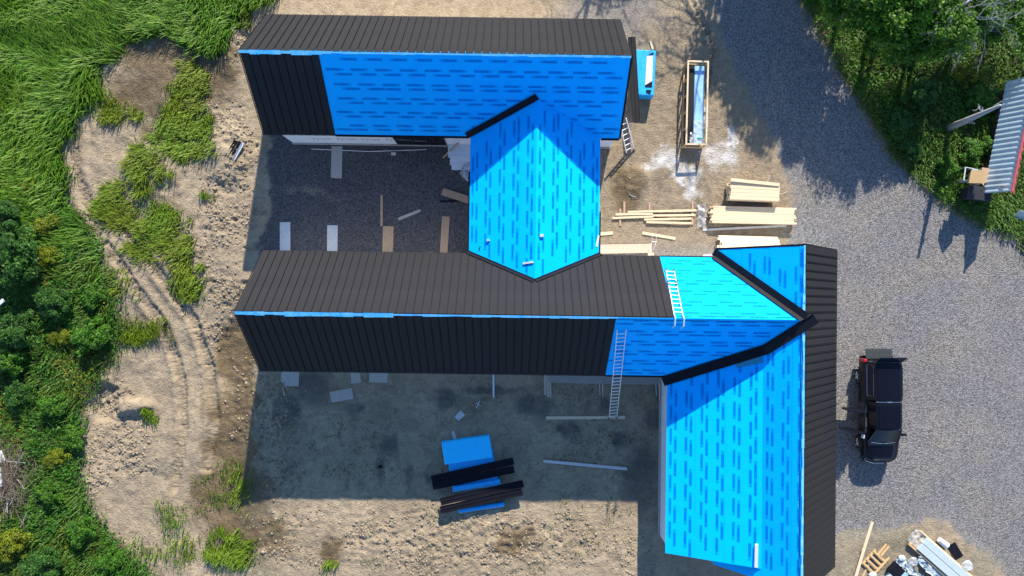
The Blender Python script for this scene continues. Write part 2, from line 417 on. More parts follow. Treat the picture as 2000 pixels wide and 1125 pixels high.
def ground_mat():
    m = bpy.data.materials.new('ground_surface'); m.use_nodes = True
    nt = m.node_tree; n = nt.nodes; l = nt.links
    p = n['Principled BSDF']; p.inputs['Specular IOR Level'].default_value = .25
    a = n.new('ShaderNodeVertexColor'); a.layer_name = 'Col'
    g = n.new('ShaderNodeVertexColor'); g.layer_name = 'Kind'
    sep = n.new('ShaderNodeSeparateColor'); l.new(g.outputs[0], sep.inputs[0])
    tc = n.new('ShaderNodeTexCoord')
    def noise(s, d=4, r=.6):
        z = n.new('ShaderNodeTexNoise'); z.inputs['Scale'].default_value = s; z.inputs['Detail'].default_value = d; z.inputs['Roughness'].default_value = r
        l.new(tc.outputs['Object'], z.inputs['Vector']); return z
    def mr(src, a0, a1, b0, b1):
        z = n.new('ShaderNodeMapRange'); z.inputs[1].default_value = a0; z.inputs[2].default_value = a1; z.inputs[3].default_value = b0; z.inputs[4].default_value = b1
        l.new(src, z.inputs[0]); return z.outputs[0]
    def math_(op, x, y):
        z = n.new('ShaderNodeMath'); z.operation = op
        for i, s in ((0, x), (1, y)):
            if isinstance(s, (int, float)): z.inputs[i].default_value = s
            else: l.new(s, z.inputs[i])
        return z.outputs[0]
    def mixf(f, x, y):
        z = n.new('ShaderNodeMix'); l.new(f, z.inputs[0])
        for i, s in ((2, x), (3, y)):
            if isinstance(s, (int, float)): z.inputs[i].default_value = s
            else: l.new(s, z.inputs[i])
        return z.outputs[0]
    # mud: mottling plus shrinkage cracks ; gravel: single stones
    n1 = noise(2.2, 6, .68); n2 = noise(11, 4, .6)
    v = n.new('ShaderNodeTexVoronoi'); v.inputs['Scale'].default_value = 17; l.new(tc.outputs['Object'], v.inputs['Vector'])
    v2 = n.new('ShaderNodeTexVoronoi'); v2.inputs['Scale'].default_value = 34; l.new(tc.outputs['Object'], v2.inputs['Vector'])
    sv = n.new('ShaderNodeSeparateColor'); l.new(v.outputs['Color'], sv.inputs[0])
    sv2 = n.new('ShaderNodeSeparateColor'); l.new(v2.outputs['Color'], sv2.inputs[0])
    mudf = math_('MULTIPLY', mr(n1.outputs[0], .25, .75, .72, 1.26), mr(n2.outputs[0], .2, .8, .78, 1.2))
    grf = math_('MULTIPLY', mr(sv.outputs[0], 0, 1, .5, 1.5), mr(sv2.outputs[1], 0, 1, .75, 1.25))
    fac = mixf(sep.outputs[0], mudf, grf)
    mul = n.new('ShaderNodeVectorMath'); mul.operation = 'SCALE'; l.new(a.outputs[0], mul.inputs[0]); l.new(fac, mul.inputs['Scale'])
    l.new(mul.outputs[0], p.inputs['Base Color'])
    l.new(mixf(sep.outputs[1], .95, .45), p.inputs['Roughness'])
    hm = math_('ADD', mr(n1.outputs[0], 0, 1, 0, .13), mr(n2.outputs[0], 0, 1, 0, .07))
    hg = mr(v.outputs['Distance'], 0, .7, .035, 0)
    bp = n.new('ShaderNodeBump'); bp.inputs['Strength'].default_value = .8; bp.inputs['Distance'].default_value = 1.0
    l.new(mixf(sep.outputs[0], hm, hg), bp.inputs['Height']); l.new(bp.outputs[0], p.inputs['Normal'])
    return m
M_ground = ground_mat()

nx, ny = len(AX), len(AY)
V = np.stack([GX, GY, H], -1).reshape(-1, 3)
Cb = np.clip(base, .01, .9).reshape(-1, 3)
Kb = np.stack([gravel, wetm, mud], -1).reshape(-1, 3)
ii, jj = np.meshgrid(np.arange(nx - 1), np.arange(ny - 1))
F = np.stack([jj * nx + ii, jj * nx + ii + 1, (jj + 1) * nx + ii + 1, (jj + 1) * nx + ii], -1).reshape(-1, 4)
def fmean(a): return (a[:-1, :-1] + a[1:, :-1] + a[:-1, 1:] + a[1:, 1:]).ravel() / 4
cls = np.zeros(len(F), int)
cls[fmean(road) > .5] = 1
cls[fmean(pad) > .5] = 2
for k, (nm, lab, cat) in enumerate([('dirt_ground', 'dry tan construction dirt with cracked mud and ruts', 'ground'), ('gravel_driveway', 'wide grey gravel driveway along the right side', 'driveway'), ('gravel_courtyard', 'dark gravel courtyard between the two long roofs', 'courtyard')]):
    f = F[cls == k]
    used, inv = np.unique(f, return_inverse=True)
    me = fast_mesh(nm, V[used], inv.reshape(-1, 4), Cb[used], M_ground, True)
    a = me.color_attributes.new('Kind', 'FLOAT_COLOR', 'POINT')
    c4 = np.ones((len(used), 4), np.float32); c4[:, :3] = Kb[used]
    a.data.foreach_set('color', c4.ravel())
    tag(link(nm, me), lab, cat, kind='structure')

# ------------------------------------------------------------------ house
TX0, TX1, TYn, TYs, Te, Tr = -13.28, 5.68, 14.90, 8.54, 2.69, 6.13
LX0, LYn, LYs, Le, Lr = -13.18, 2.26, -4.05, 2.81, 6.31
MXw, MXe, MX, Me, Mr = -2.25, 4.67, 1.21, 2.70, 4.36
WX, WXe, WXc, WXb, WXs = 14.08, 17.28, 10.88, 12.70, 8.35
WYc, WYs, WYn = -13.94, -13.38, 2.68
TYm, LYm = (TYn + TYs) / 2, (LYn + LYs) / 2
sT = (Tr - Te) / (TYn - TYm); sL = (Lr - Le) / (LYn - LYm); sM = (Mr - Me) / (MXe - MX)
sW = (Lr - Le) / (WXe - WX); zb = Lr - sW * (WX - WXb); sS = (zb - Le) / (WXb - WXs)

house = empty('house', (0, 0, 0), 0, 'long house under construction with blue underlayment and charcoal metal roofs', 'house')

class Slope:
    """u = world x (or y) along the eave, v = distance up the slope"""
    def __init__(s, axis, e, eave_z, ridge_at, ridge_z):
        s.U = Vector((1, 0, 0)) if axis == 'x' else Vector((0, 1, 0))
        hv = Vector((0, ridge_at - e, 0)) if axis == 'x' else Vector((ridge_at - e, 0, 0))
        full = hv + Vector((0, 0, ridge_z - eave_z)); s.S = full.length; s.V = full.normalized()
        s.O = Vector((0, e, eave_z)) if axis == 'x' else Vector((e, 0, eave_z))
        s.N = s.U.cross(s.V)
        if s.N.z < 0: s.N = -s.N
        s.sin = (ridge_z - eave_z) / s.S; s.ez = eave_z
    def p(s, u, v, n=0.0): return s.O + s.U * u + s.V * v + s.N * n
    def vz(s, z): return (z - s.ez) / s.sin
    def uv(s, P): d = Vector(P) - s.O; return d.dot(s.U), d.dot(s.V)

def ccw(poly):
    a = sum(poly[i][0] * poly[(i + 1) % len(poly)][1] - poly[(i + 1) % len(poly)][0] * poly[i][1] for i in range(len(poly)))
    return poly if a > 0 else poly[::-1]
def clip(poly, a, b, c):           # keep a*u+b*v>=c
    out = []
    for i in range(len(poly)):
        P, Q = poly[i], poly[(i + 1) % len(poly)]
        dp, dq = a * P[0] + b * P[1] - c, a * Q[0] + b * Q[1] - c
        if dp >= 0: out.append(P)
        if dp * dq < 0:
            t = dp / (dp - dq); out.append((P[0] + (Q[0] - P[0]) * t, P[1] + (Q[1] - P[1]) * t))
    return out
def inpoly(poly, u, v, m=0.0):
    q = ccw(poly)
    for i in range(len(q)):
        (x1, y1), (x2, y2) = q[i], q[(i + 1) % len(q)]
        L = math.hypot(x2 - x1, y2 - y1)
        if L > 1e-6 and ((x2 - x1) * (v - y1) - (y2 - y1) * (u - x1)) / L < m: return False
    return True
def slab(mb, sl, poly, n0, n1, top=None):
    """a plate on the slope; top(v) can give a sloping upper face"""
    poly = ccw(poly)
    if sl.U.cross(sl.V).z < 0: poly = poly[::-1]
    k = len(poly)
    lo = [sl.p(u, v, n0) for u, v in poly]; hi = [sl.p(u, v, top(v) if top else n1) for u, v in poly]
    mb.add(lo + hi, [tuple(range(k))[::-1], tuple(range(k, 2 * k))] + [(i, (i + 1) % k, k + (i + 1) % k, k + i) for i in range(k)])

# stamp printed on the underlayment: a small boxed mark and a bar of blurred capitals
def stamp(flip):
    q = []
    r2 = random.Random(3)
    def rect(a, b, c, d): q.append((a, b, c, d))
    h = .125
    rect(0, 0, .70, .011); rect(0, h - .011, .70, h); rect(0, 0, .011, h); rect(.689, 0, .70, h)
    x = .03
    while x < .66:
        w = r2.choice((.012, .016, .02)); rect(x, .022, x + w, h - .022)
        if r2.random() < .75: rect(x, h - .036, x + w + .03, h - .022)
        if r2.random() < .6: rect(x, .022, x + w + .026, .036)
        if r2.random() < .5: rect(x, .047, x + w + .022, .058)
        x += w + r2.choice((.014, .02, .026))
    rect(.74, 0, .748, h); rect(.85, 0, .858, h); rect(.74, 0, .858, .008); rect(.74, h - .008, .858, h)
    rect(.775, .035, .822, .09)
    if flip: q = [(.858 - c, b, .858 - a, d) for a, b, c, d in q]
    return q
STA, STB = stamp(False), stamp(True)

def dress(sl, polys, roof, seed, u_first=0.0, rows0=.28):
    """underlayment courses (each its own sheet) and their print"""
    r2 = random.Random(seed)
    vmax = max(v for P in polys for _, v in P); vmin = min(v for P in polys for _, v in P)
    k = 0; v0 = vmin
    while v0 < vmax - .02:
        v1 = min(v0 + 1.50, vmax)
        for P in polys:
            q = clip(clip(P, 0, 1, v0), 0, -1, -v1)
            if len(q) > 2:
                mb = MB(); slab(mb, sl, q, .0005, 0, lambda v: .014 - .009 * (v - v0) / 1.5)
                mb.build('underlayment_sheet', M_under, roof)
        v0 = v1; k += 1
    mb = MB(); row = 0
    v = vmin + rows0
    while v < vmax - .15:
        for half, ST in ((0, STA), (1, STB)):
            vv = v + (.25 if half == 0 else 0.0)
            u = min(a for P in polys for a, _ in P) - 1 + r2.uniform(0, 1.2) * (half == 0) + (uo + .40 if half else 0)
            if half == 0: uo = u - (min(a for P in polys for a, _ in P) - 1)
            umax = max(a for P in polys for a, _ in P)
            while u < umax:
                cor = [(u, vv), (u + .86, vv), (u + .86, vv + .125), (u, vv + .125)]
                if any(all(inpoly(P, a, b, .03) for a, b in cor) for P in polys):
                    for a, b, c, d in ST:
                        pts = [(u + a, vv + b), (u + c, vv + b), (u + c, vv + d), (u + a, vv + d)]
                        if sl.U.cross(sl.V).z < 0: pts = pts[::-1]
                        mb.poly([sl.p(x, y, .019) for x, y in pts])
                u += 1.22 if r2.random() > .06 else 1.22 + r2.choice((-.35, .3))
        v += .80; row += 1
    if mb.f:
        tag(mb.build('underlayment_print', M_print, roof), kind='stuff')

PANEL_CACHE = {}
def panels(sl, u0, u1, lo, up, roof, pitch=.4064, breaks=(), flip=False):
    """standing seam panels between u0 and u1; lo(u), up(u) bound them"""
    n = int(round((u1 - u0) / pitch)); w = (u1 - u0) / n
    for i in range(n):
        a, b = u0 + i * w, u0 + (i + 1) * w
        us = sorted([a + .044, b] + [x for x in breaks if a + .044 < x < b])
        mid = [(x, lo(x)) for x in us]; mu = [(x, up(x)) for x in us]
        key = (id(sl), round(w, 5)) + tuple(round(y, 4) for _, y in mid + mu) if len(us) == 2 else None
        O = sl.p(a, 0, 0)
        if key in PANEL_CACHE:
            o = link('roof_panel', PANEL_CACHE[key], roof, O); continue
        mb = MB()
        slab(mb, sl, mid + mu[::-1], .022, .034)
        ra, rb = a, a + .022
        slab(mb, sl, [(ra, lo(ra)), (rb, lo(rb)), (rb, up(rb)), (ra, up(ra))], .016, .074)
        mb.v = [tuple(Vector(p) - O) for p in mb.v]
        me = mb.mesh('roof_panel', M_panel)
        if key: PANEL_CACHE[key] = me
        link('roof_panel', me, roof, O)

def roof_obj(slabs):
    mb = MB()
    for sl, poly in slabs: slab(mb, sl, poly, -.17, -.001)
    return mb.build('roof', M_deck, house)

# ---- upper long wing
t_n = Slope('x', TYn, Te, TYm, Tr); t_s = Slope('x', TYs, Te, TYm, Tr)
rT = [(TX0, 0), (TX1, 0), (TX1, t_n.S), (TX0, t_n.S)]
roofT = roof_obj([(t_n, rT), (t_s, rT)]); roofT['label'] = 'upper long roof, metal on the far slope, blue on the near slope'
uT = t_s.uv(on_plane(640, 190, t_s.O, t_s.N))[0]
dress(t_s, [[(uT - .1, 0), (TX1, 0), (TX1, t_s.S), (uT - .1, t_s.S)]], roofT, 5)
dress(t_n, [[(TX0, t_n.S - .3), (TX1, t_n.S - .3), (TX1, t_n.S), (TX0, t_n.S)]], roofT, 6)
panels(t_n, TX0 - .03, TX1 + .02, lambda u: -.05, lambda u: t_n.S - .06, roofT)
panels(t_s, TX0 - .03, uT, lambda u: -.05, lambda u: t_s.S - .05, roofT)

# ---- lower long wing
l_n = Slope('x', LYn, Le, LYm, Lr); l_s = Slope('x', LYs, Le, LYm, Lr)
pLn = [(LX0, 0), (WXc, 0), (WX, l_n.S), (LX0, l_n.S)]
pLs = [(LX0, 0), (WXs, 0), (WXb, l_s.vz(zb)), (WX, l_s.S), (LX0, l_s.S)]
roofL = roof_obj([(l_n, pLn), (l_s, pLs)]); roofL['label'] = 'lower long roof, mostly metal with blue patches at its right end'
uN = l_n.uv(on_plane(1303, 560, l_n.O, l_n.N))[0]; uS = l_s.uv(on_plane(1192, 680, l_s.O, l_s.N))[0]
dress(l_n, [clip(pLn, 1, 0, uN - .1)], roofL, 8)
dress(l_s, [clip(pLs, 1, 0, uS - .1)], roofL, 9, rows0=.18)
def loL(u):
    z = Mr - sM * abs(u - MX)
    return max(-.05, l_n.vz(z) + .06) if MXw < u < MXe else -.05
panels(l_n, LX0 - .03, uN, loL, lambda u: l_n.S - .06, roofL, breaks=(MX, MXw, MXe))
panels(l_s, LX0 - .03, uS, lambda u: -.05, lambda u: l_s.S - .05, roofL)

# ---- link roof between them
yT, yL = TYs + (Mr - Te) / sT, LYn - (Mr - Le) / sL
yTe, yLe = TYs + (Me - Te) / sT, LYn - (Me - Le) / sL
m_w = Slope('y', MXw, Me, MX, Mr); m_e = Slope('y', MXe, Me, MX, Mr)
pM = [(yLe, 0), (yTe, 0), (yT, m_w.S), (yL, m_w.S)]
roofM = roof_obj([(m_w, pM), (m_e, pM)]); roofM['label'] = 'low blue link roof between the two long wings'
dress(m_w, [pM], roofM, 12, rows0=.12); dress(m_e, [pM], roofM, 13, rows0=.12)

# ---- right wing
w_e = Slope('y', WXe, Le, WX, Lr); w_c = Slope('y', WXc, Le, WX, Lr); w_s = Slope('y', WXs, Le, WXb, zb)
yb = LYs + (zb - Le) / sL; vb = w_c.vz(zb)
pWe = [(WYc, 0), (WYn, 0), (WYn, w_e.S), (WYc, w_e.S)]
pWcN = [(LYn, 0), (WYn, 0), (WYn, w_c.S), (LYm, w_c.S)]
pWcS = [(WYc, vb), (yb, vb), (LYm, w_c.S), (WYc, w_c.S)]
pWcE = [(WYc, 0), (WYs, 0), (WYs, vb), (WYc, vb)]
pWs = [(WYs, 0), (LYs, 0), (yb, w_s.S), (WYs, w_s.S)]
roofW = roof_obj([(w_e, pWe), (w_c, pWcN), (w_c, pWcS), (w_c, pWcE), (w_s, pWs)]); roofW['label'] = 'right wing roof, broken blue slope on the left, metal on the right'
dress(w_c, [pWcN], roofW, 15); dress(w_c, [pWcS], roofW, 16, rows0=.2); dress(w_c, [pWcE], roofW, 17)
dress(w_s, [pWs], roofW, 18, rows0=.16)
dress(w_e, [[(WYc, w_e.S - .25), (WYn, w_e.S - .25), (WYn, w_e.S), (WYc, w_e.S)]], roofW, 19)
panels(w_e, WYc - .03, WYn + .03, lambda u: -.05, lambda u: w_e.S - .07, roofW)

# ---- folded underlayment edge along the ridges
def ridge_strip(roof, A, B, side, w, seed, lift=.055):
    r2 = random.Random(seed); mb = MB()
    A, B = Vector(A), Vector(B); d = B - A; n = int(d.length / .45)
    for i in range(n):
        a, b = A + d * (i / n), A + d * ((i + 1) / n)
        ww = w * r2.uniform(.7, 1.35); j = r2.uniform(-.008, .012)
        up = Vector((0, 0, lift + j))
        s0 = Vector(side) * ww
        mb.poly([a + up - s0 * .35, b + up - s0 * .35, b + up + s0 - Vector((0, 0, ww * .5)), a + up + s0 - Vector((0, 0, ww * .5))])
        mb.poly([a + up + s0 * .95 - Vector((0, 0, ww * .6)), b + up + s0 * .95 - Vector((0, 0, ww * .6)), b + up - s0 * .3 - Vector((0, 0, .03)), a + up - s0 * .3 - Vector((0, 0, .03))])
    return mb.build('ridge_strip', M_ridge, roof)
ridge_strip(roofT, (TX0, TYm, Tr), (TX0 + 4.0, TYm, Tr), (0, -1, 0), .12, 1)
ridge_strip(roofT, (TX0 + 4.0, TYm, Tr), (TX1, TYm, Tr), (0, -1, 0), .06, 2)
ridge_strip(roofL, (LX0, LYm, Lr), (-5.6, LYm, Lr), (0, -1, 0), .13, 3)
ridge_strip(roofL, (-5.6, LYm, Lr), (uS + .1, LYm, Lr), (0, -1, 0), .07, 4)
ridge_strip(roofW, (WX, WYc, Lr), (WX, WYn, Lr), (-1, 0, 0), .06, 5)

# ---- valley flashings: a bent strip lying on both slopes
def flashing(A, B, s1, s2, w1, w2, ext0=0.0, ext1=0.0, lift=.085):
    A, B = Vector(A), Vector(B); d = (B - A).normalized(); A = A - d * ext0; B = B + d * ext1
    mb = MB()
    for s, w in ((s1, w1), (s2, w2)):
        if w <= 0: continue
        t = d.cross(s.N).normalized()
        o = s2 if s is s1 else s1
        if t.dot(o.N) < 0: t = -t           # climb away from the neighbour slope's underside
        P = [A + s.N * lift, B + s.N * lift, B + t * w + s.N * lift, A + t * w + s.N * lift]
        Q = [p - s.N * .02 for p in P]
        nn = (P[1] - P[0]).cross(P[2] - P[1])
        if nn.z < 0: P, Q = P[::-1], Q[::-1]
        mb.add(Q + P, [(3, 2, 1, 0), (4, 5, 6, 7), (0, 1, 5, 4), (1, 2, 6, 5), (2, 3, 7, 6), (3, 0, 4, 7)])
    return mb
flashing((MXw, yTe, Me), (MX, yT, Mr), m_w, t_s, .04, .36, .12, .12).build('valley_flashing', M_black, roofM)
flashing((MXe, yTe, Me), (MX, yT, Mr), m_e, t_s, .03, .05, .0, .0, .03).build('valley_seam', M_under, roofM)
flashing((MXw, yLe, Me), (MX, yL, Mr), m_w, l_n, .10, .22, .05, .02).build('valley_flashing', M_black, roofM)
flashing((MXe, yLe, Me), (MX, yL, Mr), m_e, l_n, .10, .22, .05, .02).build('valley_flashing', M_black, roofM)
flashing((WXc, LYn, Le), (WX, LYm, Lr), w_c, l_n, .40, 0, .25, .05).build('valley_flashing', M_black, roofW)  # shaded half of the flashing, shade put in by the darker material
flashing((WXc, LYn, Le), (WX, LYm, Lr), w_c, l_n, 0, .30, .05, .0).build('valley_flashing', M_panel, roofW)  # sunlit half of the same flashing, light put in by a paler material
flashing((WXs, LYs, Le), (WXb, yb, zb), w_s, l_s, .46, .14, .30, .05).build('valley_flashing', M_black, roofW)
flashing((WXb, yb, zb), (WX, LYm, Lr), w_c, l_s, .50, .12, .05, .55).build('valley_flashing', M_black, roofW)

# ---- drip edges
def drip(roof, A, B, w=.05, h=.11, m=None):
    A, B = Vector(A), Vector(B); d = (B - A); L = d.length; d.normalize()
    s = d.cross(Vector((0, 0, 1))).normalized()
    mb = MB()
    P = [A - s * w, B - s * w, B + s * w, A + s * w]
    mb.add([p + Vector((0, 0, -h)) for p in P] + [p + Vector((0, 0, .028)) for p in P], [(3, 2, 1, 0), (4, 5, 6, 7), (0, 1, 5, 4), (1, 2, 6, 5), (2, 3, 7, 6), (3, 0, 4, 7)])
    return mb.build('drip_edge', m or M_black, roof)
drip(roofT, (uT, TYs - .03, Te), (MXw - .1, TYs - .03, Te)); drip(roofT, (MXe + .05, TYs - .03, Te), (TX1, TYs - .03, Te))
drip(roofT, (TX1 + .03, TYs, Te), (TX1 + .03, TYm, Tr), .05)
drip(roofM, (MXw - .04, yLe, Me), (MXw - .04, yTe - 1.9, Me), .04); drip(roofM, (MXe + .04, yLe, Me), (MXe + .04, 4.6, Me), .035)
drip(roofL, (uS, LYs - .03, Le), (WXs - .1, LYs - .03, Le), .05); drip(roofL, (uN, LYn + .03, Le), (WXc, LYn + .03, Le), .03)
drip(roofW, (WXc, WYn + .03, Le), (WX, WYn + .03, Lr), .05); drip(roofW, (WXe, WYn + .05, Le), (WX, WYn + .05, Lr), .05)

# ---- walls (gabled bodies under the roofs)
def gable_wall(x0, x1, y0, y1, e, axis, ridge, r, m=M_wrap, drop=.24):
    mb = MB(); b = -.25
    if axis == 'x':
        prof = [(y0, b), (y1, b), (y1, e - drop + .1), (ridge, r - drop), (y0, e - drop + .1)]
        mb.add([(x0, y, z) for y, z in prof] + [(x1, y, z) for y, z in prof],
               [(0, 4, 3, 2, 1), (5, 6, 7, 8, 9)] + [(i, (i + 1) % 5, 5 + (i + 1) % 5, 5 + i) for i in range(5)])
    else:
        prof = [(x0, b), (x1, b), (x1, e - drop + .1), (ridge, r - drop), (x0, e - drop + .1)]
        mb.add([(x, y0, z) for x, z in prof] + [(x, y1, z) for x, z in prof],
               [(0, 1, 2, 3, 4), (9, 8, 7, 6, 5)] + [(i, 5 + i, 5 + (i + 1) % 5, (i + 1) % 5) for i in range(5)])
    return mb.build('wall', m, house)
wT = gable_wall(TX0 + .75, TX1 - .12, TYs + .10, TYn - .10, Te, 'x', TYm, Tr)
wL = gable_wall(LX0 + .3, WX - 1, LYs + .14, LYn - .14, Le, 'x', LYm, Lr)
wM = gable_wall(MXw + .12, MXe - .12, yLe - 1, yTe + 1, Me, 'y', MX, Mr)
wW = gable_wall(WXc + .1, WXe - .12, WYc + .12, WYn - .12, Le, 'y', WX, Lr)
mb = MB()     # lean-to body of the right wing
prof = [(WXs + .27, -.25), (WXb + .3, -.25), (WXb + .3, zb - .25), (WXs + .27, Le - .12)]
mb.add([(x, WYs + .06, z) for x, z in prof] + [(x, LYs + .5, z) for x, z in prof], [(0, 1, 2, 3), (7, 6, 5, 4), (0, 4, 5, 1), (1, 5, 6, 2), (2, 6, 7, 3), (3, 7, 4, 0)])
wS = mb.build('wall', M_wrap, house)
mb = MB(); mb.box(TX0 + .72, MXw + .1, TYs + .04, TYs + .095, -.2, .22); mb.box(MXe, TX1 - .1, TYs + .04, TYs + .095, -.2, .22); mb.build('foundation', M_conc, house)
mb = MB(); mb.box(WXs + .20, WXs + .268, WYs + .1, LYs - .05, -.2, .35); mb.build('foundation', M_conc, house)
# lettering of the house wrap
tcv = bpy.data.curves.new('wrap_lettering', 'FONT'); tcv.body = 'Tyvek'; tcv.size = .46; tcv.resolution_u = 2; tcv.shear = .25
tob = bpy.data.objects.new('wrap_lettering', tcv); COL.objects.link(tob)
dg = bpy.context.evaluated_depsgraph_get(); tme = bpy.data.meshes.new_from_object(tob.evaluated_get(dg)); bpy.data.objects.remove(tob)
tme.materials.clear(); tme.materials.append(M_wrapink)
for i in range(4):
    link('wrap_lettering', tme, wT, (-11.2 + 1.36 * i, TYs + .094, 1.1 + .06 * (i % 2)), (R(90), 0, 0))
# dark glazed opening with black frame in the courtyard wall
x0, x1 = -6.55, -3.75; yw = TYs + .10
win = MB(); win.box(x0, x1, yw - .05, yw + .02, .28, .36); win.box(x0, x1, yw - .05, yw + .02, 2.18, 2.26)
for k in range(4):
    xx = x0 + (x1 - x0 - .08) * k / 3; win.box(xx, xx + .08, yw - .052, yw + .018, .361, 2.179)
wo = win.build('patio_door', M_frame, wT)
for k in range(3):
    a = x0 + (x1 - x0 - .08) * k / 3 + .085
    g = MB(); g.box(a, a + (x1 - x0 - .08) / 3 - .09, yw - .02, yw + .01, .362, 2.178); g.build('pane', M_glass, wo)
# loose bits lying on the roofs belong to nobody: small things of their own

# ------------------------------------------------------------------ vegetation
rng = np.random.default_rng(42)
def sample_mask(maskg, n, xr, yr, power=1.0):
    """n random ground points with density following a mask of the terrain grid"""
    out = []
    sub = maskg[iy0:iy0 + len(fy), ix0:ix0 + len(fx)]
    got = 0
    while got < n:
        x = rng.uniform(*xr, n * 2); y = rng.uniform(*yr, n * 2)
        i = np.clip(((x - hx0) / STEP).astype(int), 0, len(fx) - 1); j = np.clip(((y - hy0) / STEP).astype(int), 0, len(fy) - 1)
        k = rng.random(n * 2) < sub[j, i] ** power
        out.append(np.stack([x[k], y[k]], 1)); got += k.sum()
        if len(out) > 60: break
    return np.concatenate(out)[:n]

def blades(pts, length, width, col, colvar, lean, swirl=.0, z=None, droop=.6):
    """curved grass blades: 3 segments each; returns verts, quads, colours"""
    n = len(pts)
    x, y = pts[:, 0], pts[:, 1]
    z0 = ground(x, y) - .03 if z is None else z
    ang = lean + (fbm(x, y, .35, 2, 91) - .5) * 7.0 * swirl + rng.normal(0, .55, n)
    L = length * rng.uniform(.55, 1.25, n)
    up = rng.uniform(.35, .8, n)
    dx, dy = np.cos(ang), np.sin(ang)
    t = np.array([0, .4, .75, 1.0])
    hor = np.outer(L * (1 - up * .55), t ** 1.35)
    ver = np.outer(L * up, np.sin(t * (1.2 + droop)) / np.sin(min(1.2 + droop, 1.57)))
    ver = np.maximum(ver, 0)
    cx_ = x[:, None] + dx[:, None] * hor; cy_ = y[:, None] + dy[:, None] * hor; cz_ = z0[:, None] + ver
    w = width * rng.uniform(.7, 1.3, n)[:, None] * np.array([1, .9, .6, .12])[None]
    sx, sy = -dy[:, None] * w, dx[:, None] * w
    Vv = np.stack([np.stack([cx_ - sx, cy_ - sy, cz_], -1), np.stack([cx_ + sx, cy_ + sy, cz_ + .3 * w], -1)], 2)   # n,4,2,3
    Vv = Vv.reshape(-1, 3)
    b = (np.arange(n) * 8)[:, None]
    q = np.concatenate([b + np.array([[0, 1, 3, 2]]), b + np.array([[2, 3, 5, 4]]), b + np.array([[4, 5, 7, 6]])], 1).reshape(-1, 4)
    patchy = fbm(x, y, .55, 3, 95)[:, None]
    c = np.array(col)[None] * (1 - patchy) * 2 * .5 + np.array(colvar)[None] * patchy
    c = c * rng.uniform(.6, 1.4, (n, 1))
    c = np.repeat(c[:, None, :], 8, 1)
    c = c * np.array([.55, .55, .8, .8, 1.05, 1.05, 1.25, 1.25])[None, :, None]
    return Vv, q, np.clip(c, 0, 1).reshape(-1, 3)

def leaves(C, size, col, colvar, tilt=.9, aspect=.6, nrm=None):
    """single leaves as bent diamonds around centres C (n,3)"""
    n = len(C)
    a = rng.uniform(0, 2 * np.pi, n)
    if nrm is None:
        nz = rng.normal(0, tilt, (n, 3)); nz[:, 2] = np.abs(nz[:, 2]) + .8
    else:
        nz = nrm + rng.normal(0, tilt * .6, (n, 3))
    nz /= np.linalg.norm(nz, axis=1)[:, None]
    d = np.stack([np.cos(a), np.sin(a), rng.normal(0, .3, n)], 1)
    d -= nz * (d * nz).sum(1)[:, None]; d /= np.linalg.norm(d, axis=1)[:, None] + 1e-9
    s = np.cross(nz, d)
    L = (size * rng.uniform(.6, 1.4, n))[:, None]; W = L * aspect
    p0 = C - d * L * .5; p1 = C + s * W * .5 + d * L * .05; p2 = C + d * L * .55 - nz * L * .15; p3 = C - s * W * .5 + d * L * .05
    Vv = np.stack([p0, p1, p2, p3], 1).reshape(-1, 3)
    q = (np.arange(n) * 4)[:, None] + np.array([[0, 1, 2, 3]])
    t = rng.random((n, 1))
    c = (np.array(col)[None] * (1 - t) + np.array(colvar)[None] * t) * rng.uniform(.65, 1.35, (n, 1))
    return Vv, q, np.repeat(c, 4, 0)

def join(parts):
    vs, fs, cs, b = [], [], [], 0
    for v, f, c in parts:
        vs.append(v); fs.append(f + b); cs.append(c); b += len(v)
    return np.concatenate(vs), np.concatenate(fs), np.concatenate(cs)

GREEN, LIME, DARK, GOLD, OLIVE = (.055, .165, .008), (.115, .240, .008), (.020, .075, .010), (.260, .230, .006), (.105, .140, .018)
XR, YR = (-31.5, -12), (-18.5, 19.5)
# long meadow grass, upper left
meadow = veg * np.clip(sstep(560, 250, PY + w1 * 160), 0, 1)
pts = sample_mask(meadow, 60000, (-31.5, -13), (-2, 19.5))
parts = [blades(pts, .85, .022, GREEN, LIME, -2.2, 1.0)]
pts = sample_mask(meadow, 9000, (-31.5, -13), (-2, 19.5))
parts.append(blades(pts, 1.1, .022, LIME, (.16, .22, .03), -2.2, 1.0))
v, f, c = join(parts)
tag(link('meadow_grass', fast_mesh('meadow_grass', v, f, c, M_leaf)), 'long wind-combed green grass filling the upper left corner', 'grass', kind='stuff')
# tufts on the bare bank
pts = sample_mask(patch * (.35 + .65 * sstep(.35, .6, fbm(GX, GY, 1.6, 3, 133))), 17000, (-26, -9), (-18, 18), 1.5)
parts = [blades(pts, .50, .018, LIME, (.17, .20, .012), -1.9, .8)]
pts = sample_mask(patch * .8, 3500, (-26, -9), (-18, 18), 1.2)
zz = ground(pts[:, 0], pts[:, 1]); C = np.stack([pts[:, 0], pts[:, 1], zz + rng.uniform(.05, .3, len(pts))], 1)
parts.append(leaves(C, .12, GREEN, OLIVE))
sparse = np.clip(mud - pad - road - soil - sandN - dirtE, 0, 1) * sstep(.55, .75, fbm(GX, GY, .7, 3, 83)) * (PX < 1290) * sstep(1.0, 0.0, plot)
pts = sample_mask(sparse, 3000, (-24, 9), (-18, 16))
parts.append(blades(pts, .14, .010, GREEN, OLIVE, -1.5, 2.0))
yard = np.clip(mud * (1 - soil), 0, 1) * sstep(.58, .72, fbm(GX, GY, .9, 3, 141)) * inside(PX, PY, [(500,745),(1285,745),(1285,1125),(500,1125)])
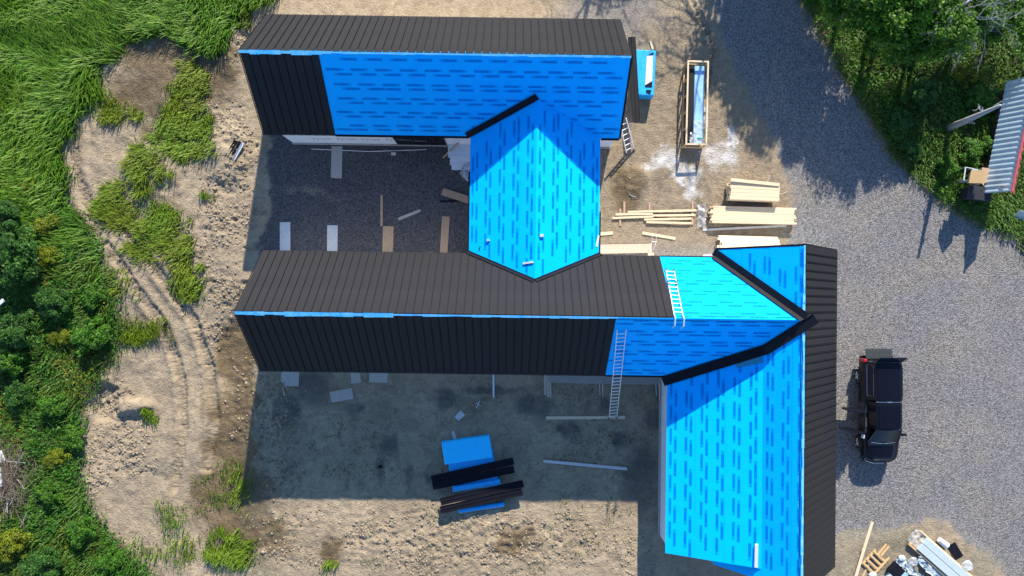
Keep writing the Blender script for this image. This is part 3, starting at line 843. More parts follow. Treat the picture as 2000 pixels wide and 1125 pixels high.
pts = sample_mask(yard, 2600, (-15, 9), (-17, -4.5))
C = np.stack([pts[:, 0], pts[:, 1], ground(pts[:, 0], pts[:, 1]) + rng.uniform(.01, .06, len(pts))], 1)
parts.append(leaves(C, .075, (.035, .09, .012), OLIVE))
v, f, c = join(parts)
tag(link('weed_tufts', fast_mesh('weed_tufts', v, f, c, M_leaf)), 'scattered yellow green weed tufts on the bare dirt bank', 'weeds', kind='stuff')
# leafy ground cover, left and lower left
cover = veg * np.clip(sstep(330, 520, PY + w1 * 200), 0, 1)
pts = sample_mask(cover, 52000, (-31.5, -12), (-18.5, 8))
hgt = .55 * fbm(pts[:, 0], pts[:, 1], .9, 3, 101)
C = np.stack([pts[:, 0], pts[:, 1], ground(pts[:, 0], pts[:, 1]) + hgt * rng.uniform(.45, 1.15, len(pts))], 1)
fr = fbm(pts[:, 0], pts[:, 1], .45, 3, 105)
gold = (fr > .56) & (rng.random(len(pts)) < .55)
parts = [leaves(C[~gold], .13, GREEN, (.040, .150, .016)), leaves(C[gold], .12, OLIVE, GOLD, aspect=.4)]
pts = sample_mask(cover, 9000, (-31.5, -12), (-18.5, 8))
parts.append(blades(pts, .75, .018, GREEN, OLIVE, -1.9, 1.0))
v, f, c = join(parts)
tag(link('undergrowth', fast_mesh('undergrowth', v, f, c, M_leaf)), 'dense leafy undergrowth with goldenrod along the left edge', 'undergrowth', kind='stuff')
# right hand verge
pts = sample_mask(vegR, 26000, (15, 31.5), (1, 19.5))
hgt = .5 * fbm(pts[:, 0], pts[:, 1], .9, 3, 111)
C = np.stack([pts[:, 0], pts[:, 1], ground(pts[:, 0], pts[:, 1]) + hgt * rng.uniform(.3, 1.1, len(pts))], 1)
parts = [leaves(C, .14, GREEN, (.075, .175, .012))]
pts = sample_mask(vegR, 14000, (15, 31.5), (1, 19.5))
parts.append(blades(pts, .55, .018, GREEN, OLIVE, -1.2, 1.2))
v, f, c = join(parts)
tag(link('verge_weeds', fast_mesh('verge_weeds', v, f, c, M_leaf)), 'rough green weeds on the verge right of the driveway', 'weeds', kind='stuff')

# --- woody plants, built as prototypes and copied
def crown_mesh(name, seed, R_, Hc, n_clump, per, size, col, colvar, flat=.75, z0=0.0, hollow=.35):
    global rng
    rng = np.random.default_rng(seed)
    cl = rng.normal(0, 1, (n_clump, 3)); cl /= np.linalg.norm(cl, axis=1)[:, None]
    cl[:, 2] = np.abs(cl[:, 2]) * 1.1 - .25
    cl *= (hollow + (1 - hollow) * rng.random(n_clump) ** .5)[:, None]
    cl *= np.array([R_, R_, Hc])[None] * rng.uniform(.75, 1.12, (n_clump, 1))
    cr = R_ * rng.uniform(.16, .34, n_clump)
    idx = np.repeat(np.arange(n_clump), per)
    d = rng.normal(0, 1, (len(idx), 3)); d /= np.linalg.norm(d, axis=1)[:, None]
    rr = rng.random(len(idx)) ** .45
    C = cl[idx] + d * (cr[idx] * rr)[:, None] * np.array([1, 1, flat])[None]
    C[:, 2] += z0
    tone = rng.uniform(.7, 1.25, n_clump)
    v, f, c = leaves(C, size, col, colvar, tilt=.8, nrm=d * .5 + np.array([0, 0, .7]))
    c *= np.repeat(tone[idx], 4)[:, None]
    return fast_mesh(name, v, f, np.clip(c, 0, 1), M_leaf), cl + np.array([0, 0, z0])

def woody(name, seed, R_, H, trunk_r, n_clump, per, size, col, colvar, bark=M_bark, hc=None):
    hc = hc or R_ * .7
    me, cl = crown_mesh(name + '_crown', seed, R_, hc, n_clump, per, size, col, colvar, z0=H - hc * .75)
    r2 = random.Random(seed); mb = MB()
    top = Vector((r2.uniform(-.1, .1) * R_, r2.uniform(-.1, .1) * R_, H - hc * .4))
    mb.tube([(0, 0, -.15), (top.x * .3, top.y * .3, H * .35), tuple(top)], [trunk_r, trunk_r * .75, trunk_r * .35], 8)
    for k in range(min(n_clump, 22)):
        q = Vector(cl[k]); s = Vector((top.x * .5, top.y * .5, H * r2.uniform(.25, .6)))
        mb.tube([s, s.lerp(q, .55) + Vector((0, 0, .1 * R_)), q], [trunk_r * .4, trunk_r * .25, trunk_r * .08], 5, False)
    return me, mb.mesh(name + '_trunk', bark, True)

PRO = {}
PRO['oak'] = woody('tree', 201, 2.6, 6.5, .18, 70, 150, .19, (.050, .140, .008), (.110, .230, .008), hc=2.4)
PRO['oak2'] = woody('tree', 202, 2.2, 5.2, .15, 60, 150, .18, (.040, .120, .008), (.095, .210, .008), hc=2.0)
PRO['bush'] = woody('shrub', 203, 1.0, 1.5, .05, 40, 110, .11, (.045, .140, .012), (.085, .210, .010), hc=.9)
PRO['bushy'] = woody('shrub', 204, 1.0, 1.4, .05, 40, 110, .10, (.10, .17, .010), (.23, .23, .006), hc=.8)
PRO['bushd'] = woody('shrub', 205, 1.1, 2.0, .06, 46, 120, .11, (.026, .085, .012), (.050, .135, .014), hc=1.2)
def plant(kind, name, u, v, sc, label, cat, group=None, z=None, rz=None, loc=None):
    p = Vector(loc) if loc else gat(u, v)
    if loc: p.z = float(ground(p.x, p.y))
    e = empty(name, p, rnd.uniform(0, 6.28) if rz is None else rz, label, cat, group)
    if cat == 'shrub': sc *= .86
    e.scale = (sc, sc, sc * rnd.uniform(.9, 1.1) * (.72 if cat == 'shrub' else 1))
    cm, tm = PRO[kind]
    link('crown', cm, e); link('trunk' if cat == 'tree' else 'stem', tm, e)
    return e
G1 = 'shrubs along the left edge'
for kind, u, v, s, lab in [
    ('bushd', 60, 505, 1.75, 'large dark green shrub at the left edge, widest of the dark ones'),
    ('bushd', 25, 430, 1.2, 'dark green shrub just above the widest dark shrub at the left edge'),
    ('bushd', 120, 590, 1.1, 'dark shrub below right of the widest dark shrub'),
    ('bushd', 50, 645, 1.3, 'dark shaded shrub beneath the dark shrubs on the left edge'),
    ('bush', 185, 655, 1.35, 'mid green rounded shrub beside the bare bank at mid left'),
    ('bushy', 125, 660, .8, 'small yellow topped shrub against the mid green rounded shrub'),
    ('bush', 25, 705, 1.25, 'round light green shrub cut by the left edge above the brush pile'),
    ('bushy', 105, 505, .9, 'goldenrod clump right of the widest dark shrub'),
    ('bushy', 100, 440, .9, 'tall goldenrod clump above right of the dark shrubs'),
    ('bush', 190, 580, .9, 'leafy green shrub reaching onto the bare bank at mid left'),
    ('bush', 110, 790, 1.0, 'bright green shrub below the mid green rounded shrub'),
    ('bushd', 45, 770, .9, 'dark narrow shrub directly above the brush pile'),
    ('bushy', 115, 895, .8, 'yellow green shrub right of the brush pile'),
    ('bush', 105, 960, 1.0, 'green shrub right of the lower end of the brush pile'),
    ('bushy', 35, 1060, 1.2, 'olive and gold shrub in the lower left corner'),
    ('bushd', 100, 1095, 1.2, 'dark green shrub at the bottom edge beside the olive gold shrub'),
    ('bush', 165, 1035, 1.1, 'green shrub on the slope at the bottom of the bare bank'),
    ('bush', 215, 1095, 1.0, 'low green shrub at the bottom edge nearest the bare bank'),
    ('bush', 150, 855, .9, 'green shrub at the rim of the bare bank right above the yellow green one'),
    ('bushy', 75, 365, .7, 'small olive shrub at the lower end of the meadow grass')]:
    plant(kind, 'shrub', u, v, s, lab, 'shrub', G1)
G2 = 'trees right of the driveway'
for kind, u, v, s, lab in [
    ('oak2', 1632, 42, .92, 'bright green tree overhanging the driveway at the top edge'),
    ('oak', 1700, 38, .86, 'leafy tree behind the bright tree at the top edge'),
    ('oak2', 1700, 105, .78, 'low leafy tree in front of the trees at the top edge'),
    ('oak2', 1770, 95, .80, 'shorter leafy tree left of the dead grey tree'),
    ('oak2', 1860, 60, .70, 'yellow green tree behind the dead grey tree'),
    ('oak', 1925, 60, .62, 'yellow green tree in the upper right corner')]:
    plant(kind, 'leafy_tree', u, v, s, lab, 'tree', G2)
for i, (kind, u, v, s) in enumerate([('bush', 1905, 195, 1.0), ('bush', 1885, 300, .9), ('bushy', 1880, 150, 1.0), ('bush', 1840, 330, .8), ('bushd', 1740, 245, .9), ('bushd', 1780, 190, 1.0), ('bushd', 1770, 300, .7), ('bush', 1920, 290, .8)]):
    plant(kind, 'shrub', u, v, s, ['bright green shrub just above the tin shed', 'green shrub left of the tin shed roof', 'yellow green shrub under the dead grey tree', 'green shrub below the grey dead trunk', 'dark shrub in the shade beside the driveway bend', 'dark shrub in the deepest shade under the trees', 'small dark shrub at the verge below the shade', 'green shrub touching the eave of the tin shed'][i], 'shrub', 'shrubs around the tin shed')
# trees just north of the view, whose shade falls on the driveway
for kind, x, y, s, lab in [('oak', 17.3, 23.2, 1.2, 'tree beyond the top edge shading the middle of the driveway'), ('oak2', 15.0, 23.6, 1.35, 'tree beyond the top edge shading the left side of the driveway'), ('oak', 24.5, 26.0, 1.0, 'tall tree beyond the top edge behind the leafy trees'), ('oak2', 7.0, 28.5, 1.25, 'tree beyond the top edge shading the upper roof end'), ('oak2', 16.6, 28.5, 1.5, 'tall tree beyond the top edge behind the driveway trees')]:
    plant(kind, 'leafy_tree', 0, 0, s, lab, 'tree', 'trees beyond the top edge', loc=(x, y, 0))

# dead trees: trunk and bare limbs
def dead_tree(name, loc, H, r, seed, nb, spread, label, lean=(0, 0)):
    r2 = random.Random(seed)
    e = empty(name, loc, 0, label, 'tree')
    mb = MB(); top = Vector((lean[0], lean[1], H))
    mb.tube([(0, 0, -.2), (lean[0] * .3, lean[1] * .3, H * .4), tuple(top)], [r, r * .8, r * .35], 8)
    mb.build('trunk', M_dead, e, smooth=True)
    def grow(mb, p, d, L, rad, depth):
        pts = [p]; dd = d.copy(); q = p.copy()
        for k in range(4):
            dd = (dd + Vector((r2.gauss(0, .22), r2.gauss(0, .22), r2.gauss(0, .15) - .05))).normalized()
            q = q + dd * L / 4; pts.append(q.copy())
        mb.tube(pts, [rad, rad * .8, rad * .62, rad * .45, rad * .22], 4, False)
        if depth > 0:
            for k in range(r2.choice((3, 4, 5))):
                i = r2.choice((1, 2, 3, 4)); nd = (dd + Vector((r2.gauss(0, .7), r2.gauss(0, .7), r2.gauss(0, .4)))).normalized()
                grow(mb, pts[i], nd, L * r2.uniform(.4, .65), rad * .55, depth - 1)
    for k in range(nb):
        mb = MB(); t = r2.uniform(.45, 1.0); a = r2.uniform(0, 6.28)
        grow(mb, Vector((lean[0] * t, lean[1] * t, H * t)), Vector((math.cos(a), math.sin(a), r2.uniform(-.1, .5))).normalized(), spread * r2.uniform(.7, 1.1), r * .32, 3)
        mb.build('limb', M_dead, e)
    return e
dead_tree('dead_tree', gat(1785, 78), 4.6, .13, 4, 17, 2.3, 'bare grey dead tree with fine branches at the top edge', (.2, .3))
dead_tree('dead_tree', gat(1848, 252), 4.4, .21, 9, 3, .35, 'thick broken dead trunk standing left of the tin shed', (-.1, .1))
dead_tree('dead_tree', (12.6, 23.5, 0), 7.0, .2, 33, 12, 2.6, 'bare tree beyond the top edge above the timber crate')
dead_tree('dead_tree', (6.0, 26.0, 0), 8.8, .2, 21, 10, 2.6, 'bare tree beyond the top edge casting twiggy shade on the dirt')

# --- clods and stones
def clods(name, label, mask, n, smin, smax, col, xr, yr, seed, cat):
    global rng
    rng = np.random.default_rng(seed)
    t = (1 + 5 ** .5) / 2
    iv = np.array([(-1,t,0),(1,t,0),(-1,-t,0),(1,-t,0),(0,-1,t),(0,1,t),(0,-1,-t),(0,1,-t),(t,0,-1),(t,0,1),(-t,0,-1),(-t,0,1)]); iv /= np.linalg.norm(iv[0])
    fc = np.array([(0,11,5),(0,5,1),(0,1,7),(0,7,10),(0,10,11),(1,5,9),(5,11,4),(11,10,2),(10,7,6),(7,1,8),(3,9,4),(3,4,2),(3,2,6),(3,6,8),(3,8,9),(4,9,5),(2,4,11),(6,2,10),(8,6,7),(9,8,1)])
    p = sample_mask(mask, n, xr, yr); n = len(p)
    s = smin + (smax - smin) * rng.random(n) ** 4.5
    sc = s[:, None] * rng.uniform(.6, 1.25, (n, 3)) * np.array([1, 1, .55])
    v = iv[None] * rng.uniform(.72, 1.25, (n, 12, 1))
    a = rng.uniform(0, 6.28, n); ca, sa = np.cos(a)[:, None], np.sin(a)[:, None]
    v = v * sc[:, None, :]
    v = np.stack([v[..., 0] * ca - v[..., 1] * sa, v[..., 0] * sa + v[..., 1] * ca, v[..., 2]], -1)
    v += np.concatenate([p, (ground(p[:, 0], p[:, 1]) + s * .02)[:, None]], 1)[:, None]
    c = np.repeat((np.array(col)[None] * rng.uniform(.75, 1.15, (n, 1)))[:, None], 12, 1).reshape(-1, 3)
    me = fast_mesh(name, v.reshape(-1, 3), (fc[None] + (np.arange(n) * 12)[:, None, None]).reshape(-1, 3), c, M_clod)
    return tag(link(name, me), label, cat, kind='stuff')
M_clod = leaf_mat('clod_earth', 0.0, .95)
clods('mud_clods', 'broken dry mud clods and stones strewn over the dirt', np.clip(rubble * mud * (1 - soil) * (1 - .8 * wet) * (1 - .95 * dirtE) * (1 - .8 * plot) * (.2 + .8 * sstep(.4, .6, fbm(GX, GY, .9, 3, 121))), 0, 1), 15000, .012, .11, (.265, .212, .145), (-26, 11), (-18, 17), 31, 'rubble')
clods('loose_pebbles', 'small pebbles scattered on the bare dirt yard', np.clip(mud * (1 - soil) * (1 - .9 * plot), 0, 1), 5000, .012, .05, (.33, .28, .21), (-26, 20), (-18, 17), 32, 'pebbles')

# ------------------------------------------------------------------ loose objects
def plank_mesh(name, L, W, T, m, seed=0, bow=.0, warp=.0, ch=.006):
    """sawn board along X, centred, resting on z=0; chamfered edges, slight bow"""
    r2 = random.Random(seed); mb = MB(); n = 5
    ch = min(ch, W * .2, T * .3)
    prof = [(-W/2, ch), (-W/2 + ch, 0), (W/2 - ch, 0), (W/2, ch), (W/2, T - ch), (W/2 - ch, T), (-W/2 + ch, T), (-W/2, T - ch)]
    vs = []
    for i in range(n + 1):
        t = i / n; x = -L/2 + L * t
        dy = bow * math.sin(math.pi * t) ; dz = abs(warp) * math.sin(math.pi * t)
        e = r2.uniform(-.008, .008) if i in (0, n) else 0
        vs += [(x + e * (1 if y > 0 else -1), y + dy, z + dz) for y, z in prof]
    k = 8; fs = [tuple(range(k))[::-1], tuple(n * k + j for j in range(k))]
    for i in range(n):
        fs += [(i * k + j, i * k + (j + 1) % k, (i + 1) * k + (j + 1) % k, (i + 1) * k + j) for j in range(k)]
    mb.add(vs, fs)
    return mb.mesh(name, m)

def lay(name, a, b, W, T, m, label, cat='board', z=0.0, z2=None, seed=0, bow=.0, group=None, parent=None):
    """a board from pixel a to pixel b (ends of its centre line), underside z (and z2) above the ground"""
    z2 = z if z2 is None else z2
    A = gat(*a); A = at(a[0], a[1], A.z + z); B = gat(*b); B = at(b[0], b[1], B.z + z2)
    A.z = max(float(ground(A.x, A.y)), 0) + z + .004; B.z = max(float(ground(B.x, B.y)), 0) + z2 + .004
    d = B - A
    o = link(name, plank_mesh(name, d.length, W, T, m, seed or rnd.randint(1, 9999), bow), parent)
    o.location = (A + B) / 2
    o.rotation_euler = (0, -math.asin(max(-1, min(1, d.z / d.length))), math.atan2(d.y, d.x))
    if not parent: tag(o, label, cat, group)
    return o

S = 35.0     # px per metre near the ground
G_c = 'boards lying in the gravel courtyard'
lay('board', (658.5, 286), (657, 348), .62, .03, M_grey, 'weathered grey board under the upper eave in the courtyard', group=G_c)
lay('board', (557, 434), (557, 500), .60, .03, M_pale, 'leftmost pale board poking out from the lower roof into the courtyard', group=G_c)
lay('board', (649.5, 440), (649, 500), .60, .03, M_pale, 'second pale board poking out from the lower roof, right of the leftmost', group=G_c)
lay('board', (758.5, 442), (757, 502), .62, .03, M_osb, 'tan mottled board poking out from the lower roof below the thin stick', group=G_c)
lay('board', (871, 423), (866, 502), .44, .03, M_rust, 'brown board poking out from the lower roof nearest the link roof', group=G_c)
lay('stick', (745.5, 381), (745.5, 441), .14, .04, M_osb, 'thin upright tan stick in the middle of the courtyard', 'stick', group=G_c)
lay('stick', (778, 428), (821, 411), .16, .04, M_grey, 'slanted grey brown stick right of the thin upright stick', 'stick', group=G_c)
lay('board', (864, 374), (917, 391), .42, .03, M_rust, 'brown board lying askew beside the link roof', group=G_c, z=.05)
lay('metal_bar', (858, 394), (922, 391), .10, .06, M_black, 'black metal bar under the askew brown board', 'metal bar')
lay('rod', (608, 291), (722, 296), .035, .03, M_alu, 'long thin pale rod on the courtyard gravel, left half', 'rod', group='thin rods in the courtyard')
lay('rod', (722, 296), (833, 292), .035, .03, M_alu, 'long thin pale rod on the courtyard gravel, right half', 'rod', group='thin rods in the courtyard')
lay('stick', (866, 308), (902, 272), .09, .05, M_osb, 'tan stick leaning against the white foam sheets', 'stick', z=.02, z2=.9)
# foam insulation sheets, a stack under the link roof corner
fs_ = empty('foam_stack', gat(905, 300), 0, 'stack of white foam sheets against the link roof corner', 'foam sheets')
for k, (dx, dy, w, d) in enumerate([(.05, -.05, 1.4, 1.5), (0, .1, 1.5, 1.3), (.02, .25, 1.5, 1.1), (-.1, .32, 1.5, .95)]):
    o = link('foam_sheet', plank_mesh('foam_sheet', w, d, .09, M_foam, k), fs_, (dx + .0, dy - .15, .01 + k * .094))
bag = MB()
def blob(mb, c, rx, ry, rz, seed, n=14, m=9, rough=.25):
    r2 = random.Random(seed); b = len(mb.v)
    for i in range(m + 1):
        th = math.pi * i / m
        for j in range(n):
            ph = 2 * math.pi * j / n
            k = 1 + rough * math.sin(th) * (math.sin(3 * ph + seed) * .5 + math.sin(5 * ph + 2.3 * th * seed) * .4 + math.sin(4 * th + ph) * .4 + r2.uniform(-.25, .25))
            mb.v.append((c[0] + rx * k * math.sin(th) * math.cos(ph), c[1] + ry * k * math.sin(th) * math.sin(ph), c[2] + rz * (math.cos(th) * k + 1) / 2 * 2 - rz))
    for i in range(m):
        for j in range(n): mb.f.append((b + i * n + j, b + (i + 1) * n + j, b + (i + 1) * n + (j + 1) % n, b + i * n + (j + 1) % n))
blob(bag, (0, 0, .2), .32, .5, .2, 5)
tag(bag.build('plastic_bag', M_clear, None, gat(912, 338), smooth=True), 'crumpled clear plastic bag below the white foam sheets', 'bag')
tin = MB(); tin.tube([(-.12, 0, .1), (.12, 0.02, .1)], .09, 10); tin.tube([(.12, .02, .1), (.15, .02, .1)], [.05, .03], 8)
tag(tin.build('caulk_tube', M_pale, None, gat(769, 301)), 'small pale caulking tube on the courtyard gravel', 'tube')
# dark bundle on the dirt left of the courtyard
tb = empty('trim_bundle', gat(463, 298), R(62), 'small bundle of dark metal trim on the dirt left of the courtyard', 'metal trim')
for k, (off, m) in enumerate([(.26, M_black), (.10, M_panel), (-.04, M_panel), (-.20, M_alu)]):
    mb = MB(); mb.box(-.56, .56, -.07, .07, 0, .02); mb.box(-.56, .56, .055, .07, .021, .09); mb.box(-.56, .56, -.07, -.055, .021, .07)
    mb.build('trim_piece', m, tb, (.04 * k, off, .02 + .01 * (k % 2)))

# boards along the lower eave of the lower wing
G_s = 'boards on the shaded dirt below the lower roof'
for a, b, w, m, lab in [((568, 716), (566, 754), 1.02, M_grey, 'large grey sheet tucked under the eave at its left end'), ((692, 716), (696, 748), .56, M_grey, 'narrow grey board under the eave right of the large grey sheet'), ((740, 716), (739, 747), 1.05, M_grey, 'grey board under the eave right of the narrow one'), ]:
    lay('board', a, b, w, .03, m, lab, group=G_s)
lay('board', (646, 776), (689, 768), .62, .03, M_grey, 'tilted grey board lying clear of the eave', group=G_s)
lay('stick', (552, 756), (556, 773), .09, .04, M_osb, 'short stub of wood below the large grey sheet', 'stick')
lay('downpipe', (964, 712), (964, 776), .10, .08, M_alu, 'short pale pipe sticking out below the lower eave', 'pipe')
lay('board', (1066, 816), (1221, 815), .17, .04, M_pine, 'long light plank under the foot of the extension ladder', z=.0)
lay('pipe', (1061, 900), (1224, 915), .16, .09, M_pale, 'long pale square pipe on the shaded dirt', 'pipe')
# scaffold walkway under the lower eave
sc = empty('scaffold', (0, 0, 0), 0, 'plank scaffold hung below the blue end of the lower eave', 'scaffold')
def lay_abs(name, A, B, W, T, m, parent, seed=1):
    A, B = Vector(A), Vector(B); d = B - A
    o = link(name, plank_mesh(name, d.length, W, T, m, seed), parent); o.location = (A + B) / 2
    o.rotation_euler = (0, -math.asin(d.z / d.length), math.atan2(d.y, d.x)); return o
zp = 1.55
lay_abs('plank', at(1072, 738.5, zp), at(1178, 741.5, zp), .46, .05, M_plank, sc, 2)
lay_abs('plank', at(1179, 742, zp - .01), at(1287, 743, zp - .01), .44, .05, M_plank, sc, 3)
lay_abs('end_board', at(1065, 728, zp + .09), at(1065, 770, .3), .14, .04, M_plank, sc, 4)
lay_abs('end_board', at(1071, 728, zp + .09), at(1071, 774, .1), .17, .04, M_plank, sc, 5)
mb_ = None
for u, v0, v1 in [(1171, 752, 772), (1177, 752, 776), (1281, 752, 774), (1287, 752, 783), (1075, 750, 777)]:
    mb = MB(); mb.tube([at(u, v0 - 4, zp - .05), at(u + 1, v1, .02)], .018, 6); mb.build('prop', M_alu, sc)

# ladders
def ladder(name, A, B, w, label, step=.305, rail=.035, hooks=False, feet=False, taper=0.0):
    A, B = Vector(A), Vector(B); d = B - A; L = d.length; d.normalize()
    s = Vector((d.y, -d.x, 0)).normalized(); nn = s.cross(d).normalized()
    if nn.z < 0: nn = -nn
    e = empty(name, A, 0, label, 'ladder')
    for k in (-1, 1):
        mb = MB(); w0, w1 = w / 2 * k, (w / 2 - taper) * k
        for q in (0,):
            P = [Vector(()) if False else None]
        a0, b0 = s * w0, d * L + s * w1
        h, t = nn * .04, s * (rail / 2)
        c = [a0 - t - h, a0 + t - h, a0 + t + h, a0 - t + h]; g = [b0 - t - h, b0 + t - h, b0 + t + h, b0 - t + h]
        mb.add(c + g, [(0, 1, 2, 3), (7, 6, 5, 4)] + [(i, 4 + i, 4 + (i + 1) % 4, (i + 1) % 4) for i in range(4)])
        mb.build('rail', M_alu, e)
        if hooks:
            mb = MB(); mb.tube([b0 - d * .1, b0 + d * .35 + nn * .12, b0 + d * .55 - Vector((0, .12, .12)) , b0 + d * .35 + Vector((0, -.38, -.42))], .035, 6); mb.build('ridge_hook', M_alu, e)
    n = int(L / step)
    for i in range(n):
        p = d * (step * (i + .6)); ww = w / 2 - taper * (i / n) - rail * .5
        mb = MB(); mb.tube([p - s * ww, p + s * ww], .021, 6); mb.build('rung', M_alu, e)
    if feet:
        mb = MB()
        for k in (-1, 1): mb.add(*_cube(s * (w / 2 * k), .05, .05, .06))
        mb.build('foot', M_alud, e)
    return e, d, s, nn, L
def _cube(c, x, y, z):
    return ([(c.x + a * x, c.y + b * y, c.z + q * z) for q in (-1, 1) for a, b in ((-1, -1), (1, -1), (1, 1), (-1, 1))], [(0, 3, 2, 1), (4, 5, 6, 7), (0, 1, 5, 4), (1, 2, 6, 5), (2, 3, 7, 6), (3, 0, 4, 7)])
# extension ladder standing on the dirt and lying up the lower roof's near slope
foot = at(1197, 816, .06); topp = on_plane(1214, 643, l_s.p(0, 0, .10), l_s.N)
ladder('extension_ladder', foot, topp + l_s.N * .02, .44, 'long aluminium extension ladder rising from the dirt onto the lower roof', rail=.03, feet=True)
# roof ladder hooked over the ridge on the sunlit blue slope
a_ = on_plane(1308, 526, l_n.p(0, 0, .08), l_n.N); b_ = on_plane(1325, 616, l_n.p(0, 0, .08), l_n.N)
rl, d_, s_, n_, L_ = ladder('roof_ladder', a_, b_, .42, 'white aluminium roof ladder hooked over the ridge on the blue slope', rail=.05, hooks=True)
mb = MB()
for tt in (.02, .30, .36):
    for k in (-1, 1): mb.add(*_cube(d_ * (L_ * tt) + s_ * .21 * k + n_ * .02, .045, .06, .05))
mb.build('bracket', M_alud, rl)
# step ladder by the gable end
ladder('step_ladder', at(1231, 296, .03), at(1217, 234, 1.75), .50, 'short aluminium ladder leaning at the right gable of the upper wing', step=.36, rail=.045, feet=True, taper=.06)

# ---- blue bundle with black trims, shaded yard
bs = empty('underlayment_bundle', gat(912, 890), R(9), 'blue wrapped sheet bundle on the shaded dirt', 'bundle')
def rbox(mb, x0, x1, y0, y1, z0, z1, r=.03):
    mb.box(x0, x1, y0, y1, z0, z1, None, r)
P0 = gat(912, 882)
def loc_in(e, u, v, z):
    w = at(u, v, e.location.z + z); c, s = math.cos(e.rotation_euler.z), math.sin(e.rotation_euler.z)
    d = w - e.location; return Vector((d.x * c + d.y * s, -d.x * s + d.y * c, d.z))
for k, (u, v, L, W, z0, z1) in enumerate([(912, 879, 2.72, 1.28, .0, .42), (920, 902, 2.60, 1.0, .0, .28), (928, 945, 2.65, .6, .0, .22), (932, 948, 2.62, .3, .0, .36), (940, 992, 2.62, .24, .0, .2)]):
    c = loc_in(bs, u, v, z1); mb = MB(); rbox(mb, -L / 2, L / 2, -W / 2, W / 2, z0, z1, .05)
    mb.build('blue_sheet_pack', M_bluewrap if k != 0 else mat('blue_wrap_top', (0.0, 0.58, 1.0), .5, 0, .05, 2, .3, 5), bs, (c.x, c.y, 0))
lay('board', (884, 842), (890, 858), .16, .05, M_pale, 'short pale stick at the top of the blue bundle', 'stick')
G_t = 'long black trims across the blue bundle'
def channel(name, A, B, W, m, label, cat, group=None, hgt=.06):
    A, B = Vector(A), Vector(B); d = B - A; L = d.length
    mb = MB(); mb.box(-L/2, L/2, -W/2, W/2, 0, .012); mb.box(-L/2, L/2, -W/2, -W/2 + .014, .0125, hgt); mb.box(-L/2, L/2, W/2 - .014, W/2, .0125, hgt * .8); mb.box(-L/2, L/2, -.012, .012, .0125, .04)
    o = mb.build(name, m, None, (A + B) / 2, (0, -math.asin(d.z / L), math.atan2(d.y, d.x)))
    return tag(o, label, cat, group)
zt = .46
for a, b, lab, m in [((843, 936), (1003, 900), 'topmost long black trim lying across the blue bundle', M_black), ((845, 950), (1004, 916), 'second long black trim across the blue bundle', M_black), ((860, 980), (1022, 944), 'third long black trim across the blue bundle', M_black), ((860, 996), (1020, 960), 'lowest long black trim across the blue bundle', M_black)]:
    channel('metal_trim', at(*a, zt), at(*b, zt), .40, m, lab, 'metal trim', G_t)
lay('scrap_plate', (892, 818), (904, 806), .35, .02, M_pale, 'small pale scrap plate on the shaded dirt', 'scrap')
br = empty('scrap_bracket', gat(934, 790), R(60), 'thin bent metal bracket on the shaded dirt', 'scrap')
mb = MB(); mb.tube([(-.22, 0, .02), (.22, .03, .03)], .02, 5); mb.tube([(0, -.15, .02), (.03, .16, .04)], .02, 5); mb.build('rod', M_alu, br)
bl = MB(); blob(bl, (0, 0, .1), .13, .1, .1, 3, 8, 6); tag(bl.build('dark_glove', M_black, None, gat(743, 911)), 'dark crumpled glove on the shaded dirt', 'glove')

# ---- right of the upper wing: long trim on a blue pallet bundle
bp = empty('pallet_bundle', gat(1256, 150), R(-2), 'blue wrapped pallet bundle right of the upper gable with scraps on top', 'bundle')
mb = MB(); rbox(mb, -.62, .52, -1.32, 1.25, .12, .82, .05); mb.build('blue_pack', M_bluewrap, bp)
for k in range(3):
    mb = MB(); mb.box(-.5, .42, -1.1 + k * 1.0, -.95 + k * 1.0, 0, .118); mb.build('bearer', M_pine2, bp)
mb = MB(); mb.prism([(-.02, -.75), (.36, -.5), (.36, .95), (.0, .9)], .83, .85); mb.build('white_sheet', M_white, bp)
mb = MB(); mb.prism([(.0, -.85), (.38, -.85), (.38, -.5), (-.02, -.76)], .829, .842); mb.build('dark_sheet', M_black, bp)
mb = MB(); mb.prism([(.05, -1.15), (.3, -1.25), (.36, -1.0), (.06, -1.0)], .829, .842); mb.build('dark_sheet', M_black, bp)
mb = MB(); mb.prism([(.1, .98), (.38, .95), (.38, 1.14), (.3, 1.1)], .829, .842); mb.build('dark_sheet', M_black, bp)
channel('metal_trim', at(1233.5, 72, 1.0), at(1243, 238, .95), .42, M_panel, 'long charcoal trim lying over the blue pallet bundle', 'metal trim')
lay('stick', (1270, 81), (1275, 97), .12, .04, M_pine, 'short pale stick above the blue pallet bundle', 'stick')

